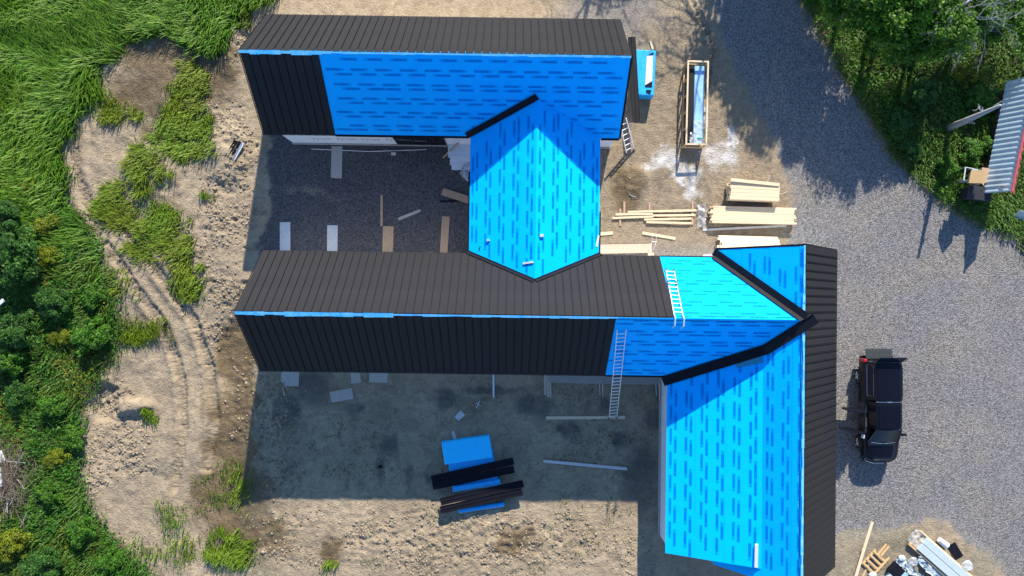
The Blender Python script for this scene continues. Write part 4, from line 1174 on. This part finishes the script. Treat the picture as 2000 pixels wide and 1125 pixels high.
# ---- open timber crate
cr = empty('crate', gat(1353, 210), R(-.8), 'long open timber crate holding dark metal panels and pale film', 'crate')
Lc, Wc, Hc = 4.75, 1.12, .95
for sx in (-1, 1):
    for i in range(6):
        y = -Lc / 2 + .06 + (Lc - .12) * i / 5
        mb = MB(); mb.box(sx * Wc / 2 - .03, sx * Wc / 2 + .03, y - .05, y + .05, .121, Hc - .09); mb.build('post', M_pine2, cr)
    mb = MB(); mb.box(sx * Wc / 2 - .045, sx * Wc / 2 + .045, -Lc / 2, Lc / 2, Hc - .088, Hc, None, .008); mb.build('top_rail', M_pine, cr)
    mb = MB(); mb.box(sx * Wc / 2 - .045, sx * Wc / 2 + .045, -Lc / 2, Lc / 2, .03, .12, None, .008); mb.build('bottom_rail', M_pine2, cr)
for sy in (-1, 1):
    mb = MB(); mb.box(-Wc / 2 + .046, Wc / 2 - .046, sy * Lc / 2 - .045 * (1 + sy), sy * Lc / 2 + .045 * (1 - sy), Hc - .086, Hc + .004, None, .008); mb.build('end_rail', M_pine, cr)
    mb = MB(); mb.box(-Wc / 2 + .046, Wc / 2 - .046, sy * Lc / 2 - .02 * (1 + sy), sy * Lc / 2 + .02 * (1 - sy), .1, .42); mb.build('end_board', M_pine2, cr)
mb = MB(); mb.box(-Wc / 2 + .05, Wc / 2 - .05, -Lc / 2 + .1, Lc / 2 - .1, .05, .12); mb.build('floor', M_osb, cr)
for k in range(5):
    mb = MB(); mb.box(-.48 + .01 * k, -.13, -2.15 + .02 * k, 2.15 - .15 * (k == 4), .125 + .105 * k, .225 + .105 * k); mb.build('metal_panel', M_panel, cr)
def sheet(mb, x0, x1, y0, y1, z, amp, seed, nx=8, ny=22, edge=0.0):
    g = len(mb.v); r2 = np.random.default_rng(seed)
    for j in range(ny + 1):
        for i in range(nx + 1):
            a, b = i / nx, j / ny
            mb.v.append((x0 + (x1 - x0) * a + r2.normal(0, edge), y0 + (y1 - y0) * b + r2.normal(0, edge), z + amp * float(r2.normal(0, 1)) * .6 + amp * math.sin(b * 17 + a * 5)))
    for j in range(ny):
        for i in range(nx): q = g + j * (nx + 1) + i; mb.f.append((q, q + 1, q + nx + 2, q + nx + 1))
mb = MB(); mb.box(-.10, .47, -2.2, 2.2, .13, .60, None, .03); o = mb.build('wrapped_pack', M_film, cr)
mb = MB(); sheet(mb, -.08, .46, -2.2, -.9, .64, .012, 3, edge=.006); sheet(mb, -.3, .1, -2.2, -1.6, .70, .03, 4, 6, 8, .02); mb.build('loose_film', M_clear, cr, smooth=True)
mb = MB(); mb.box(-.10, .48, -1.92, -1.87, .605, .665); mb.build('strap', mat('teal_strap', (.0, .45, .42), .5), cr)
mb = MB(); sheet(mb, .58, .86, -1.4, .1, .1, .05, 8, 5, 14, .04); mb.build('torn_film', M_clear, cr, smooth=True)

# ---- lumber stacks
def stack(loc, rz, label, L, nb, nl, w, t, m, seed, jag=.12, bearers=True, pitch=None):
    r2 = random.Random(seed)
    e = empty('lumber_stack', loc, rz, label, 'lumber', 'lumber stacks in the dirt yard')
    zs = .0
    if bearers:
        for k in (-1, 1):
            mb = MB(); mb.box(k * L * .33 - .045, k * L * .33 + .045, -nb * w / 2, nb * w / 2, 0, .088); mb.build('bearer', M_pine2, e)
        zs = .09
    meshes = [plank_mesh('board', L * q, w * .96, t * .95, m, seed + i) for i, q in enumerate((1, .985, 1.01, .97))]
    for l in range(nl):
        for k in range(nb):
            o = link('board', r2.choice(meshes), e, (r2.uniform(-jag, jag), (k - (nb - 1) / 2) * w + r2.uniform(-.004, .004), zs + l * t))
            if l == nl - 1: o.rotation_euler.z = r2.uniform(-.004, .004)
    return e
e1 = stack(gat(1464, 378), R(-1.5), 'tall squat stack of pale boards topped by a loose board', 2.78, 5, 8, .20, .09, M_pine, 3, .03)
o = link('board', plank_mesh('board', 2.75, .18, .04, M_pine, 9), e1, (-.02, .5, .85), (0, R(1), R(-3.5)))
stack(gat(1466, 422), R(-.5), 'long low stack of pale boards below the tall squat stack', 4.75, 9, 4, .105, .09, M_pine, 5, .10)
stack(gat(1459, 474), R(-1), 'small stack of white pale boards just above the right wing roof', 3.4, 5, 3, .14, .09, mat('bright_pine', (.68, .56, .38), .75, 0, .1, 4, .1, 30, stretch=(.6, 9, 9)), 8, .16)
G_b = 'loose boards on stickers left of the long low stack'
for k, (u, va, vb) in enumerate([(1219, 394, 420), (1211, 408, 441), (1268, 396, 412), (1352, 394, 439)]):
    lay('sticker', (u, va), (u, vb), .11, .06, M_rust, ['upright sticker under the loose boards near their left end', 'leftmost sticker under the loose boards', 'short sticker in the middle of the loose boards', 'sticker at the right end of the loose boards beside the film'][k], 'sticker', group='stickers under the loose boards')
for a, b, lab in [((1226, 414), (1360, 411), 'top loose board on the stickers'), ((1202, 419), (1275, 418), 'second loose board, left piece'), ((1275, 421), (1358, 420), 'second loose board, right piece'), ((1196, 426), (1276, 423), 'third loose board, reaching farthest left'), ((1258, 429), (1350, 427), 'fourth loose board on the stickers'), ((1262, 434), (1350, 436), 'lowest loose board on the stickers')]:
    lay('board', a, b, .12, .045, M_pine, lab + ' left of the long low stack', group=G_b, z=.065)
lay('board', (1254, 455), (1319, 466), .16, .05, M_pine, 'single slanted board below the loose boards', z=.0)
lay('board', (1165, 458), (1197, 455), .18, .05, M_pine, 'short board poking out from under the link roof', z=.0)
lay('board', (1160, 487), (1273, 485), .52, .05, mat('sun_bleached_plank', (.47, .36, .27), .8, 0, .12, 5, .1, 30, stretch=(1, 6, 6)), 'wide brown plank along the lower wing beside the link roof', z=.02)
lay('board', (1265, 497), (1276, 496), .18, .05, M_pine, 'pine offcut at the end of the wide brown plank', z=.0)
wf = empty('wire_stand', gat(1271, 478), 0, 'thin wire stand beside the wide brown plank', 'stand')
for k in (-1, 1):
    mb = MB(); mb.tube([(k * .13, -.35, 0), (k * .12, .1, .95), (k * .11, .45, .98)], .014, 5); mb.build('wire', M_alu, wf)
mb = MB(); mb.tube([(-.12, .1, .95), (.12, .1, .95)], .014, 5); mb.build('wire', M_alu, wf)
lay('pipe', (1372, 449), (1535, 441), .12, .06, M_pale, 'long white pipe between the lumber stacks', 'pipe', z=.0)
mb = MB(); sheet(mb, -.22, .28, -.75, .62, .12, .07, 14, 7, 14, .05); tag(mb.build('plastic_film', M_clear, None, gat(1368, 420), smooth=True), 'crumpled clear film at the left end of the long low stack', 'film')
mb = MB(); sheet(mb, -.35, .35, -.09, .09, .0, .004, 15, 6, 3, .012); tag(mb.build('white_offcut', M_white, None, (at(1386, 500, 2.62))), 'white membrane offcut at the corner of the blue slope', 'offcut')
for u, v, k in [(1235, 383, 0), (1530, 378, 1), (1500, 350, 2)]:
    mb = MB(); mb.tube([(-.2, .1, .02), (0, -.02, .05), (.22, -.08, .03)], .012, 5)
    tag(mb.build('strap_scrap', M_white, None, gat(u, v), (0, 0, k * .8)), ['white strap scrap on the dirt left of the lumber', 'white strap scrap right of the tall squat stack', 'white strap scrap above the tall squat stack'][k], 'strap', 'strap scraps on the dirt')

# ---- small things on the roofs
def on_roof(name, sl, a, b, W, T, m, label, cat):
    A = on_plane(*a, sl.p(0, 0, .024), sl.N); B = on_plane(*b, sl.p(0, 0, .024), sl.N)
    x = (B - A); L = x.length; x.normalize(); z = sl.N; y = z.cross(x)
    o = link(name, plank_mesh(name, L, W, T, m, 3))
    o.matrix_world = Matrix.Translation((A + B) / 2) @ Matrix((x, y, z)).transposed().to_4x4()
    return tag(o, label, cat)
on_roof('trim_offcut', m_w, (1022, 515), (1042, 512), .09, .05, M_pale, 'pale trim offcut on the link roof near its lower tip', 'offcut')
on_roof('trim_offcut', m_e, (1165, 482), (1169, 460), .12, .02, M_white, 'white strip on the right edge of the link roof', 'offcut')
on_roof('dark_scrap', m_w, (936, 488), (938, 481), .05, .03, M_black, 'small dark scrap on the left slope of the link roof', 'scrap')
on_roof('trim_offcut', m_e, (1053, 461), (1060, 460), .14, .10, M_alu, 'small metal box on the link roof ridge', 'offcut')
on_roof('trim_offcut', m_w, (952, 470), (956, 469), .10, .08, M_alu, 'tiny metal cap on the left slope of the link roof', 'offcut')
on_roof('white_pipe', w_s, (1477, 1107), (1478, 1062), .16, .12, M_white, 'white pipe lying on the blue slope of the right wing', 'pipe')
on_roof('board', w_s, (1438, 712), (1488, 701), .34, .04, M_teal, 'teal board lying below the black valley flashing', 'board')

# ------------------------------------------------------------------ pickup truck
M_paint = mat('black_car_paint', (.004, .005, .010), .28, 0, 0, spec=.22)
M_tyre = mat('tyre_rubber', (.014, .014, .014), .85)
M_rim = mat('alloy_rim', (.45, .46, .48), .35, .8)
M_cglass = mat('car_glass', (.006, .012, .026), .15, spec=.12)
M_int = mat('car_interior', (.012, .012, .012), .8)
M_red = mat('tail_lamp', (.45, .015, .03), .25)
M_lamp = mat('head_lamp', (.55, .56, .58), .15)
M_chrome = mat('chrome_strip', (.6, .6, .65), .2, .9)
M_liner = mat('bed_liner', (.035, .042, .048), .7, 0, .3, 14, .4, 20)
def loft(mb, secs, close=True):
    n = len(secs[0]); b = len(mb.v)
    for s in secs: mb.v += [tuple(p) for p in s]
    for i in range(len(secs) - 1):
        for j in range(n if close else n - 1):
            mb.f.append((b + i * n + j, b + i * n + (j + 1) % n, b + (i + 1) * n + (j + 1) % n, b + (i + 1) * n + j))
    mb.f.append(tuple(b + j for j in range(n))); mb.f.append(tuple(b + (len(secs) - 1) * n + j for j in range(n))[::-1])
tp = at(1737.5, 786, 1.86)
truck = empty('pickup_truck', (tp.x, tp.y - .46, float(ground(tp.x, tp.y - .46))), R(.8), 'black pickup truck with a cap, left doors and tailgate open', 'truck')
def bsec(y, hw, zt, zb=.42, cr=.035):
    half = [(0, zt + cr), (hw * .55, zt + cr * .7), (hw * .86, zt - .01), (hw * .965, zt - .08), (hw, zt - .25), (hw * 1.0, zb + .22), (hw * .95, zb)]
    return [(x, y, z) for x, z in half] + [(-x, y, z) for x, z in half[::-1]]
mb = MB()
loft(mb, [bsec(-3.0, .50, .80, .5), bsec(-2.97, .70, .90, .48), bsec(-2.85, .86, 1.0, .44), bsec(-2.6, .94, 1.07), bsec(-2.2, .965, 1.12), bsec(-1.75, .975, 1.17), bsec(-1.5, .975, 1.18), bsec(.45, .975, 1.20), bsec(2.5, .975, 1.22), bsec(2.66, .96, 1.2), bsec(2.72, .93, 1.15, .5)])
mb.build('body', M_paint, truck, smooth=True)
# hood seam panel
mb = MB(); hs = []
for y, hw, z in [(-2.86, .60, 1.035), (-2.6, .78, 1.115), (-2.2, .82, 1.168), (-1.80, .84, 1.216)]:
    hs.append([(-hw, y, z - .03), (-hw * .6, y, z), (0, y, z + .015), (hw * .6, y, z), (hw, y, z - .03), (hw, y, z - .06), (-hw, y, z - .06)])
loft(mb, hs); mb.build('hood', M_paint, truck, smooth=True)
# cab and cap
def gsec(y, hb, ht, zb, zt, c=.02):
    half = [(0, zt + c), (ht * .8, zt), (ht, zt - .05), (hb, zb)]
    return [(x, y, z) for x, z in half] + [(-x, y, z) for x, z in half[::-1]]
mb = MB(); loft(mb, [gsec(-1.02, .86, .66, 1.15, 1.83), gsec(-.9, .87, .70, 1.15, 1.86), gsec(.3, .88, .71, 1.15, 1.87), gsec(.44, .88, .70, 1.15, 1.84)])
mb.build('cab', M_paint, truck, smooth=False)
for k in range(7):
    mb = MB(); x = -.54 + k * .18; mb.box(x - .012, x + .012, -.85, .3, 1.868, 1.888); mb.build('roof_rib', M_paint, truck)
mb = MB(); loft(mb, [gsec(.49, .90, .70, 1.18, 1.86), gsec(.6, .91, .72, 1.18, 1.90), gsec(2.4, .91, .73, 1.18, 1.90), gsec(2.62, .90, .70, 1.18, 1.86)])
cap_ = mb.build('cap', M_paint, truck)
for s in (-1, 1):
    mb = MB(); mb.add([(s * .90, .75, 1.30), (s * .90, 2.45, 1.30), (s * .785, 2.40, 1.72), (s * .785, .80, 1.72)], [(0, 1, 2, 3)]); mb.build('cap_window', M_cglass, cap_)
    mb = MB(); mb.tube([(s * .915, .74, 1.28), (s * .915, 2.46, 1.28), (s * .79, 2.42, 1.74), (s * .79, .78, 1.74), (s * .915, .74, 1.28)], .012, 5); mb.build('window_trim', M_chrome if s < 0 else M_black, cap_)
mb = MB(); mb.box(-.72, .72, .455, .48, 1.84, 1.885); mb.box(-.14, .14, .44, .5, 1.886, 1.91); mb.build('third_brake_lamp', M_chrome, truck)
mb = MB()
for i in range(9):
    t = i / 8 * 2 - 1; c = 1 - t * t
    mb.v += [(.82 * t, -1.80 - .09 * c, 1.205 + .015 * c), (.64 * t, -1.03 - .04 * c, 1.80 + .03 * c)]
for i in range(8): mb.f.append((2 * i, 2 * i + 2, 2 * i + 3, 2 * i + 1))
mb.build('windshield', M_cglass, truck, smooth=True)
for s in (-1, 1):
    mb = MB(); mb.tube([(s * .85, -1.82, 1.18), (s * .67, -1.0, 1.83)], .035, 6); mb.build('pillar', M_paint, truck)
mb = MB(); mb.tube([(-.7, -1.83, 1.235), (-.05, -1.9, 1.25)], .012, 5); mb.tube([(.02, -1.9, 1.25), (.66, -1.83, 1.235)], .012, 5); mb.build('wiper', M_chrome, truck)
mb = MB(); mb.add([(.875, -.85, 1.22), (.875, .30, 1.22), (.735, .25, 1.76), (.715, -.85, 1.76)], [(0, 1, 2, 3)]); mb.build('side_window', M_cglass, truck)
# open left side: dark cabin with seats
mb = MB(); mb.box(-.99, -.3, -1.3, .35, .5, 1.19); mb.build('cabin_opening', M_int, truck)
for y in (-.75, .05):
    mb = MB(); mb.box(-.985, -.5, y - .25, y + .25, 1.191, 1.22, None, .01); mb.box(-.995, -.98, y - .25, y + .25, .6, 1.1); mb.build('seat', mat('seat_cloth', (.05, .048, .045), .9), truck)
def door(hx, hy, ang, L, name):
    e = MB(); e.box(-.06, .06, 0, L, .48, 1.18, None, .03)
    o = e.build('door', M_paint, truck, (hx, hy, 0), (0, 0, ang))
    w = MB(); w.tube([(0, .05, 1.17), (0, .32, 1.74), (.0, L - .05, 1.76), (0, L - .02, 1.17)], .028, 6); w.build('window_frame', M_paint, o)
    g = MB(); g.add([(0, .1, 1.18), (0, .34, 1.70), (0, L - .07, 1.72), (0, L - .05, 1.18)], [(0, 1, 2, 3)]); g.build('window', M_cglass, o)
    h = MB(); h.box(-.05, -.031, L - .3, L - .12, .95, 1.0); h.build('handle', M_chrome, o)
    return o
fd = door(-.97, -1.35, R(80), 1.18, 'front'); door(-.97, -.12, R(86), .95, 'rear')
def mirror(x, y):
    m = MB(); m.box(x - .12, x + .12, y - .06, y + .06, 1.12, 1.32, None, .03); m.tube([(x - .1 if x > 0 else x + .1, y, 1.18), (x * .9, y, 1.16)], .03, 5); return m
mirror(1.14, -1.42).build('mirror', M_paint, truck)
mm = MB(); mm.box(-.28, -.04, .08, .20, 1.16, 1.36, None, .03); mm.build('mirror', M_alu, fd)
for sx in (-1, 1):
    for y in (-2.0, 1.75):
        w = MB(); w.tube([(-.12, 0, 0), (-.1, 0, 0), (.1, 0, 0), (.12, 0, 0)], [.33, .38, .38, .33], 22)
        wo = w.build('wheel', M_tyre, truck, (sx * .88, y, .38), smooth=False)
        rm = MB(); rm.tube([(sx * .121, 0, 0), (sx * .135, 0, 0)], [.23, .21], 18); rm.build('rim', M_tyre, wo)
        for k in range(5):
            a = 2 * math.pi * k / 5; sp = MB()
            sp.tube([(sx * .14, .04 * math.cos(a), .04 * math.sin(a)), (sx * .14, .22 * math.cos(a), .22 * math.sin(a))], [.045, .035], 6); sp.build('spoke', M_rim, wo)
        ar = MB(); ar.tube([(sx * .97, y + .47 * math.cos(t), .38 + .47 * math.sin(t)) for t in np.linspace(0, math.pi, 11)], .035, 6); ar.build('wheel_arch', M_paint, truck)
    hl = MB(); hl.add([(sx * .55, -2.985, .80), (sx * .84, -2.86, .82), (sx * .88, -2.76, .96), (sx * .62, -2.955, .92)], [(0, 1, 2, 3)]); hl.build('headlight', M_lamp, truck)
    tl = MB(); tl.box(sx * .93 - .09, sx * .93 + .06, 2.6, 2.75, .82, 1.235, None, .02); tl.build('tail_light', M_red, truck)
mb = MB(); mb.tube([(-.93, -2.72, .62), (-.72, -2.98, .60), (-.3, -3.07, .60), (.3, -3.07, .60), (.72, -2.98, .60), (.93, -2.72, .62)], .075, 8); mb.build('front_bumper', M_paint, truck, smooth=True)
mb = MB(); mb.tube([(-.90, -2.71, .70), (-.70, -2.99, .69), (-.3, -3.10, .69), (.3, -3.10, .69)], .018, 6); mb.build('bumper_strip', M_chrome, truck)
mb = MB(); mb.box(-.92, .92, 2.74, 2.9, .48, .64, None, .03); mb.build('rear_bumper', M_black, truck)
tg = MB(); tg.box(-.74, .74, 2.745, 3.32, .80, .86, None, .012); tg = tg.build('tailgate', M_liner, truck)
for k in range(9):
    x = -.62 + k * .155; q = MB(); q.box(x - .05, x + .05, 2.85, 3.02, .861, .872); q.box(x - .05, x + .05, 3.08, 3.24, .861, .872); q.build('liner_pad', M_liner, tg)
mb = MB(); mb.add([(-.70, 2.63, 1.88), (.70, 2.63, 1.88), (.78, 2.90, 2.28), (-.70, 2.90, 2.28), (-.70, 2.66, 1.86), (.70, 2.66, 1.86), (.78, 2.93, 2.26), (-.70, 2.93, 2.26)], [(0, 1, 2, 3), (7, 6, 5, 4), (0, 4, 5, 1), (1, 5, 6, 2), (2, 6, 7, 3), (3, 7, 4, 0)])
mb.build('rear_hatch', M_cglass, truck)

# ------------------------------------------------------------------ tin shed at the right edge
def corr(name, m, parent, A, B, C_, D_, n, amp):
    """corrugated sheet: A->B along eave, D->C along ridge"""
    A, B, C_, D_ = map(Vector, (A, B, C_, D_)); nn = (B - A).cross(D_ - A).normalized()
    if nn.z < 0: nn = -nn
    mb = MB(); b = 0
    for i in range(n * 4 + 1):
        t = i / (n * 4); o = nn * amp * math.sin(2 * math.pi * i / 4)
        mb.v += [tuple(A.lerp(B, t) + o), tuple(D_.lerp(C_, t) + o)]
    for i in range(n * 4): mb.f.append((2 * i, 2 * i + 2, 2 * i + 3, 2 * i + 1))
    return mb.build(name, m, parent, smooth=True)
M_tin = mat('galvanised_tin', (.50, .62, .68), .42, .25, .12, 1.5, stretch=(1, 1, 1))
M_redtin = mat('red_tin', (.42, .085, .085), .45, .1, .12, 1.5)
M_shedw = mat('shed_boards', (.10, .045, .04), .85, 0, .25, 5, stretch=(6, 6, 1))
ze, zr = 1.0, 2.5
sw = at(1920, 378, ze); nw = at(1957, 200, ze); rs = at(1976, 369, zr)
dr = (nw - sw); Ls = dr.length + 1.2; dr = dr.normalized(); perp = Vector((dr.y, -dr.x, 0))
hwid = (rs - sw).dot(perp); rs = sw + perp * hwid + Vector((0, 0, zr - ze))
shed = empty('tin_shed', (0, 0, 0), 0, 'tin roofed shed at the right edge, pale blue grey and red slopes', 'shed')
corr('roof_slope', M_tin, shed, sw, sw + dr * Ls, rs + dr * Ls, rs, 22, .022)
se_ = sw + perp * 2 * hwid
se_.z = zr - .45
corr('roof_slope', M_redtin, shed, se_, se_ + dr * Ls, rs + dr * Ls + Vector((0, 0, .01)), rs + Vector((0, 0, .01)), 14, .03)
mb = MB(); mb.tube([rs + Vector((0, 0, .03)) - dr * .03, rs + dr * Ls + Vector((0, 0, .03))], .06, 6); mb.build('ridge_cap', M_redtin, shed)
a0 = sw + perp * .25 + dr * .35; b0 = se_ - perp * .25 + dr * .35
mb = MB(); Lw = Ls - .6
prof = [Vector((a0.x, a0.y, -.2)), Vector((b0.x, b0.y, -.2)), Vector((b0.x, b0.y, zr - .6)), Vector((rs.x + dr.x * .35, rs.y + dr.y * .35, zr - .15)), Vector((a0.x, a0.y, ze - .05))]
mb.add(prof + [p + dr * Lw for p in prof], [(0, 1, 2, 3, 4), (9, 8, 7, 6, 5), (0, 5, 6, 1), (1, 6, 7, 2), (4, 9, 5, 0)]); mb.build('wall', M_shedw, shed)
for k in range(3):
    t0 = a0.lerp(b0, .1 + .25 * k) - dr * .03; mb = MB(); mb.tube([Vector((t0.x, t0.y, .1)), Vector((t0.x, t0.y, 2.2))], .04, 4); mb.build('batten', M_rust, shed)
lay('board', (1985, 428), (2003, 415), .6, .03, M_pale, 'pale board on the grass below the tin shed', z=.1, z2=.5)
# wheelie bins
M_bin = mat('bin_plastic', (.016, .017, .022), .55)
for k, (u, v, lab) in enumerate([(1876, 382, 'left of two black wheeled bins beside the tin shed'), (1899, 385, 'right of two black wheeled bins beside the tin shed')]):
    e = empty('wheeled_bin', gat(u, v), R(-8), lab, 'bin', 'bins beside the tin shed')
    mb = MB(); loft(mb, [[(-.26, -.26, .05), (.26, -.26, .05), (.26, .26, .05), (-.26, .26, .05)], [(-.31, -.34, 1.0), (.31, -.34, 1.0), (.31, .34, 1.0), (-.31, .34, 1.0)]]); mb.build('body', M_bin, e)
    mb = MB(); mb.box(-.34, .34, -.38, .36, 1.005, 1.07, None, .03); mb.build('lid', M_bin, e)
    mb = MB(); mb.tube([(-.3, .4, 1.02), (.3, .4, 1.02)], .02, 6); mb.build('handle', M_bin, e)
    for s in (-1, 1):
        mb = MB(); mb.tube([(s * .27, .24, .1), (s * .33, .24, .1)], .1, 12); mb.build('wheel', M_tyre, e)
# gabled wooden feeder house on a post
bh = empty('feeder_house', gat(1868, 358), R(-10), 'small gabled wooden feeder house on a post near the bins', 'feeder')
mb = MB(); mb.box(-.05, .05, -.05, .05, -.1, 1.35); mb.build('post', M_grey, bh)
mb = MB(); prof = [(-.3, 1.35), (.3, 1.35), (.3, 1.75), (0, 2.05), (-.3, 1.75)]
mb.add([(x, -.28, z) for x, z in prof] + [(x, .28, z) for x, z in prof], [(0, 1, 2, 3, 4), (9, 8, 7, 6, 5)] + [(i, 5 + i, 5 + (i + 1) % 5, (i + 1) % 5) for i in range(5)]); mb.build('box', M_osb, bh)
for s in (-1, 1):
    mb = MB(); mb.add([(0, -.36, 2.09), (0, .36, 2.09), (s * .42, .36, 1.67), (s * .42, -.36, 1.67), (0, -.36, 2.06), (0, .36, 2.06), (s * .40, .36, 1.65), (s * .40, -.36, 1.65)], [(0, 1, 2, 3), (7, 6, 5, 4), (0, 3, 7, 4), (1, 5, 6, 2), (2, 6, 7, 3)]); mb.build('roof_board', M_pine2, bh)
hu = empty('hutch', gat(1905, 350), R(-8), 'low wooden hutch with tan lid left of the tin shed', 'hutch')
for x0, x1, m in ((-.42, .08, M_osb), (.085, .30, M_alud), (.305, .55, M_osb)):
    mb = MB(); mb.box(x0, x1, -.42, .42, .95, 1.0); mb.build('lid_board', m, hu)
mb = MB(); mb.box(-.40, .52, -.38, .38, .35, .94); mb.build('box', M_grey, hu)
mb = MB(); mb.box(-.75, -.43, -.36, .36, .68, .71); mb.build('tray', M_tin, hu)
for x in (-1.15, -.7, .45):
    for y in (-.36, .36):
        mb = MB(); mb.box(x - .03, x + .03, y - .03, y + .03, -.1, .67 if x < -.6 else .349); mb.build('leg', M_pale, hu)
mb = MB(); mb.box(-1.18, -.76, .34, .38, .68, .72); mb.box(-1.18, -.76, -.38, -.34, .68, .72); mb.box(-1.18, -1.12, -.335, .335, .675, .715); mb.build('side_rail', M_pale, hu)

# ------------------------------------------------------------------ debris heap, lower right
G_d = 'timber scraps in the lower right heap'
lay('board', (1703, 1019), (1685, 1078), .17, .05, M_pine, 'upper of two long boards end to end left of the debris heap', group=G_d)
lay('board', (1686, 1074), (1668, 1135), .17, .05, M_pine, 'lower of two long boards end to end left of the debris heap', group=G_d, z=.06)
pl = empty('pallet', gat(1708, 1095), R(-42), 'broken pine pallet frame lying in the debris heap', 'pallet')
for k, x in enumerate((-.42, 0, .42)):
    pass
for k in range(4):
    y = .36 - k * .30
    o = link('slat', plank_mesh('slat', .98, .11, .03, M_pine2, 60 + k), pl, (0, y, .095))
for x in (-.42, .42):
    link('bearer', plank_mesh('bearer', 1.15, .10, .09, M_pine2, 70), pl, (x, -.07, .0), (0, 0, R(90)))
for a, b, lab in [((1714, 1083), (1730, 1062), 'short brown offcut above the pallet frame'), ((1720, 1085), (1735, 1066), 'second short brown offcut above the pallet frame'), ((1737, 1088), (1698, 1130), 'thick pine beam across the lower corner of the pallet frame'), ((1697, 1100), (1682, 1130), 'pine stick left under the pallet frame')]:
    lay('offcut', a, b, .11, .05, M_pine2, lab, 'offcut', group=G_d, z=.1 if 'beam' in lab else .0)
dc = empty('film_crate', gat(1840, 1098), R(-40.5), 'long broken crate with white film covered panels in the debris heap', 'crate')
for y0, y1, z in ((.03, .44, .30), (-.42, .01, .30)):
    mb = MB(); mb.box(-1.75, 2.6, y0, y1, .1, z, None, .02); mb.build('film_panel', M_filmw, dc)
for y in (.49, -.50):
    mb = MB(); mb.box(-2.2, 2.6, y - .045, y + .045, .02, .22, None, .01); mb.build('side_rail', M_pine2 if y < 0 else M_pine, dc)
for x in (-2.1, -1.8):
    mb = MB(); mb.box(x - .06, x + .06, -.44, .44, .02, .12, None, .01); mb.build('cross_rail', M_pine2, dc)
mb = MB(); sheet(mb, -2.5, -1.72, -.4, .45, .2, .04, 21, 7, 8, .04); mb.build('torn_film', M_clear, dc, smooth=True)
mb = MB(); sheet(mb, -1.3, 2.4, -1.0, -.52, .12, .06, 22, 22, 6, .04); mb.build('torn_film', M_filmw, dc, smooth=True)
bc = empty('dark_crate', gat(1745, 1120), R(-42), 'dark broken crate with blue film at the bottom edge', 'crate')
mb = MB(); mb.box(-.5, .9, -.1, .55, .05, .32, None, .02); mb.build('dark_panel', M_black, bc)
mb = MB(); mb.box(-.3, 1.1, -.42, -.13, .05, .26, None, .02); mb.build('film_panel', M_filmw, bc)
mb = MB(); mb.box(.2, .45, -.05, .5, .325, .34); mb.build('blue_film', M_film, bc)
mb = MB(); sheet(mb, -.5, 1.4, .55, .95, .1, .05, 23, 14, 6, .04); mb.build('torn_film', M_filmw, bc, smooth=True)
bk = empty('bucket', gat(1838, 1058), R(-38), 'white plastic bucket lying on its side on the gravel', 'bucket')
mb = MB(); mb.tube([(-.30, 0, .16), (-.29, 0, .16), (.25, 0, .19)], [.13, .155, .185], 18, False)
mb.f.append(tuple(range(18))); mb.build('shell', M_white, bk, smooth=False)
mb = MB(); mb.tube([(.24, .19 * math.cos(t), .19 + .19 * math.sin(t)) for t in np.linspace(0, 2 * math.pi, 19)], .014, 5); mb.build('rim', M_white, bk)
lay('rubber_mat', (1857, 1063), (1873, 1089), .52, .04, M_black, 'black rubber mat on the gravel beside the white bucket', 'mat')
for k, (u, v, r_, m, lab) in enumerate([(1759, 1089, .19, M_filmw, 'white crumpled bag above the dark crate'), (1885, 1103, .30, M_clear, 'clear plastic bag right of the long film crate'), (1780, 1095, .25, M_clear, 'grey plastic bag left of the long film crate'), (1702, 1122, .2, M_filmw, 'white crumpled paper at the bottom edge beside the pallet')]):
    mb = MB(); blob(mb, (0, 0, r_ * .6), r_ * 1.2, r_, r_ * .6, 40 + k, 14, 9, .14); tag(mb.build('plastic_bag', m, None, gat(u, v), smooth=True), lab, 'bag', 'bags in the lower right heap')

# ------------------------------------------------------------------ brush pile, lower left
bpile = empty('brush_pile', gat(30, 935), 0, 'heap of cut grey brown brushwood at the left edge', 'brush')
r2 = random.Random(77); mb = MB(); cc = []
for k in range(700):
    x, y = r2.gauss(-.1, .55), r2.gauss(.1, 1.15); a = r2.gauss(1.2, .7); L = r2.uniform(.4, 1.4); z = r2.uniform(.05, .75) * max(.15, 1 - (x * x + y * y / 3) * .3)
    p = Vector((x, y, z)); d = Vector((math.cos(a), math.sin(a), r2.gauss(0, .2)))
    mb.tube([p - d * L / 2, p + Vector((r2.gauss(0, .06), r2.gauss(0, .06), .05)), p + d * L / 2], [.013, .010, .004], 4, False)
tag(mb.build('twigs', mat('brushwood', (.17, .13, .09), .9, 0, .3, 5), bpile), kind='stuff')
for k in range(12):
    mb = MB(); a = r2.gauss(1.5, .5); x, y = r2.gauss(.2, .5), r2.gauss(-.5, 1.2); d = Vector((math.cos(a), math.sin(a), r2.gauss(0, .1))); L = r2.uniform(.5, 1.1); p = Vector((x, y, .55))
    mb.tube([p - d * L / 2, p + d * L / 2], [.022, .015], 6); mb.build('branch', M_dead, bpile)
lay('board', (2, 880), (9, 900), .3, .05, M_pale, 'pale board end at the left edge above the white pipe', z=.3)
lay('white_pipe', (1, 912), (7, 948), .22, .1, M_white, 'white pipe end at the left edge in the brush pile', 'pipe', z=.4)
lay('white_pipe', (-6, 600), (8, 586), .2, .1, M_white, 'white pipe end poking from the dark shrubs at the left edge', 'pipe', z=.9)
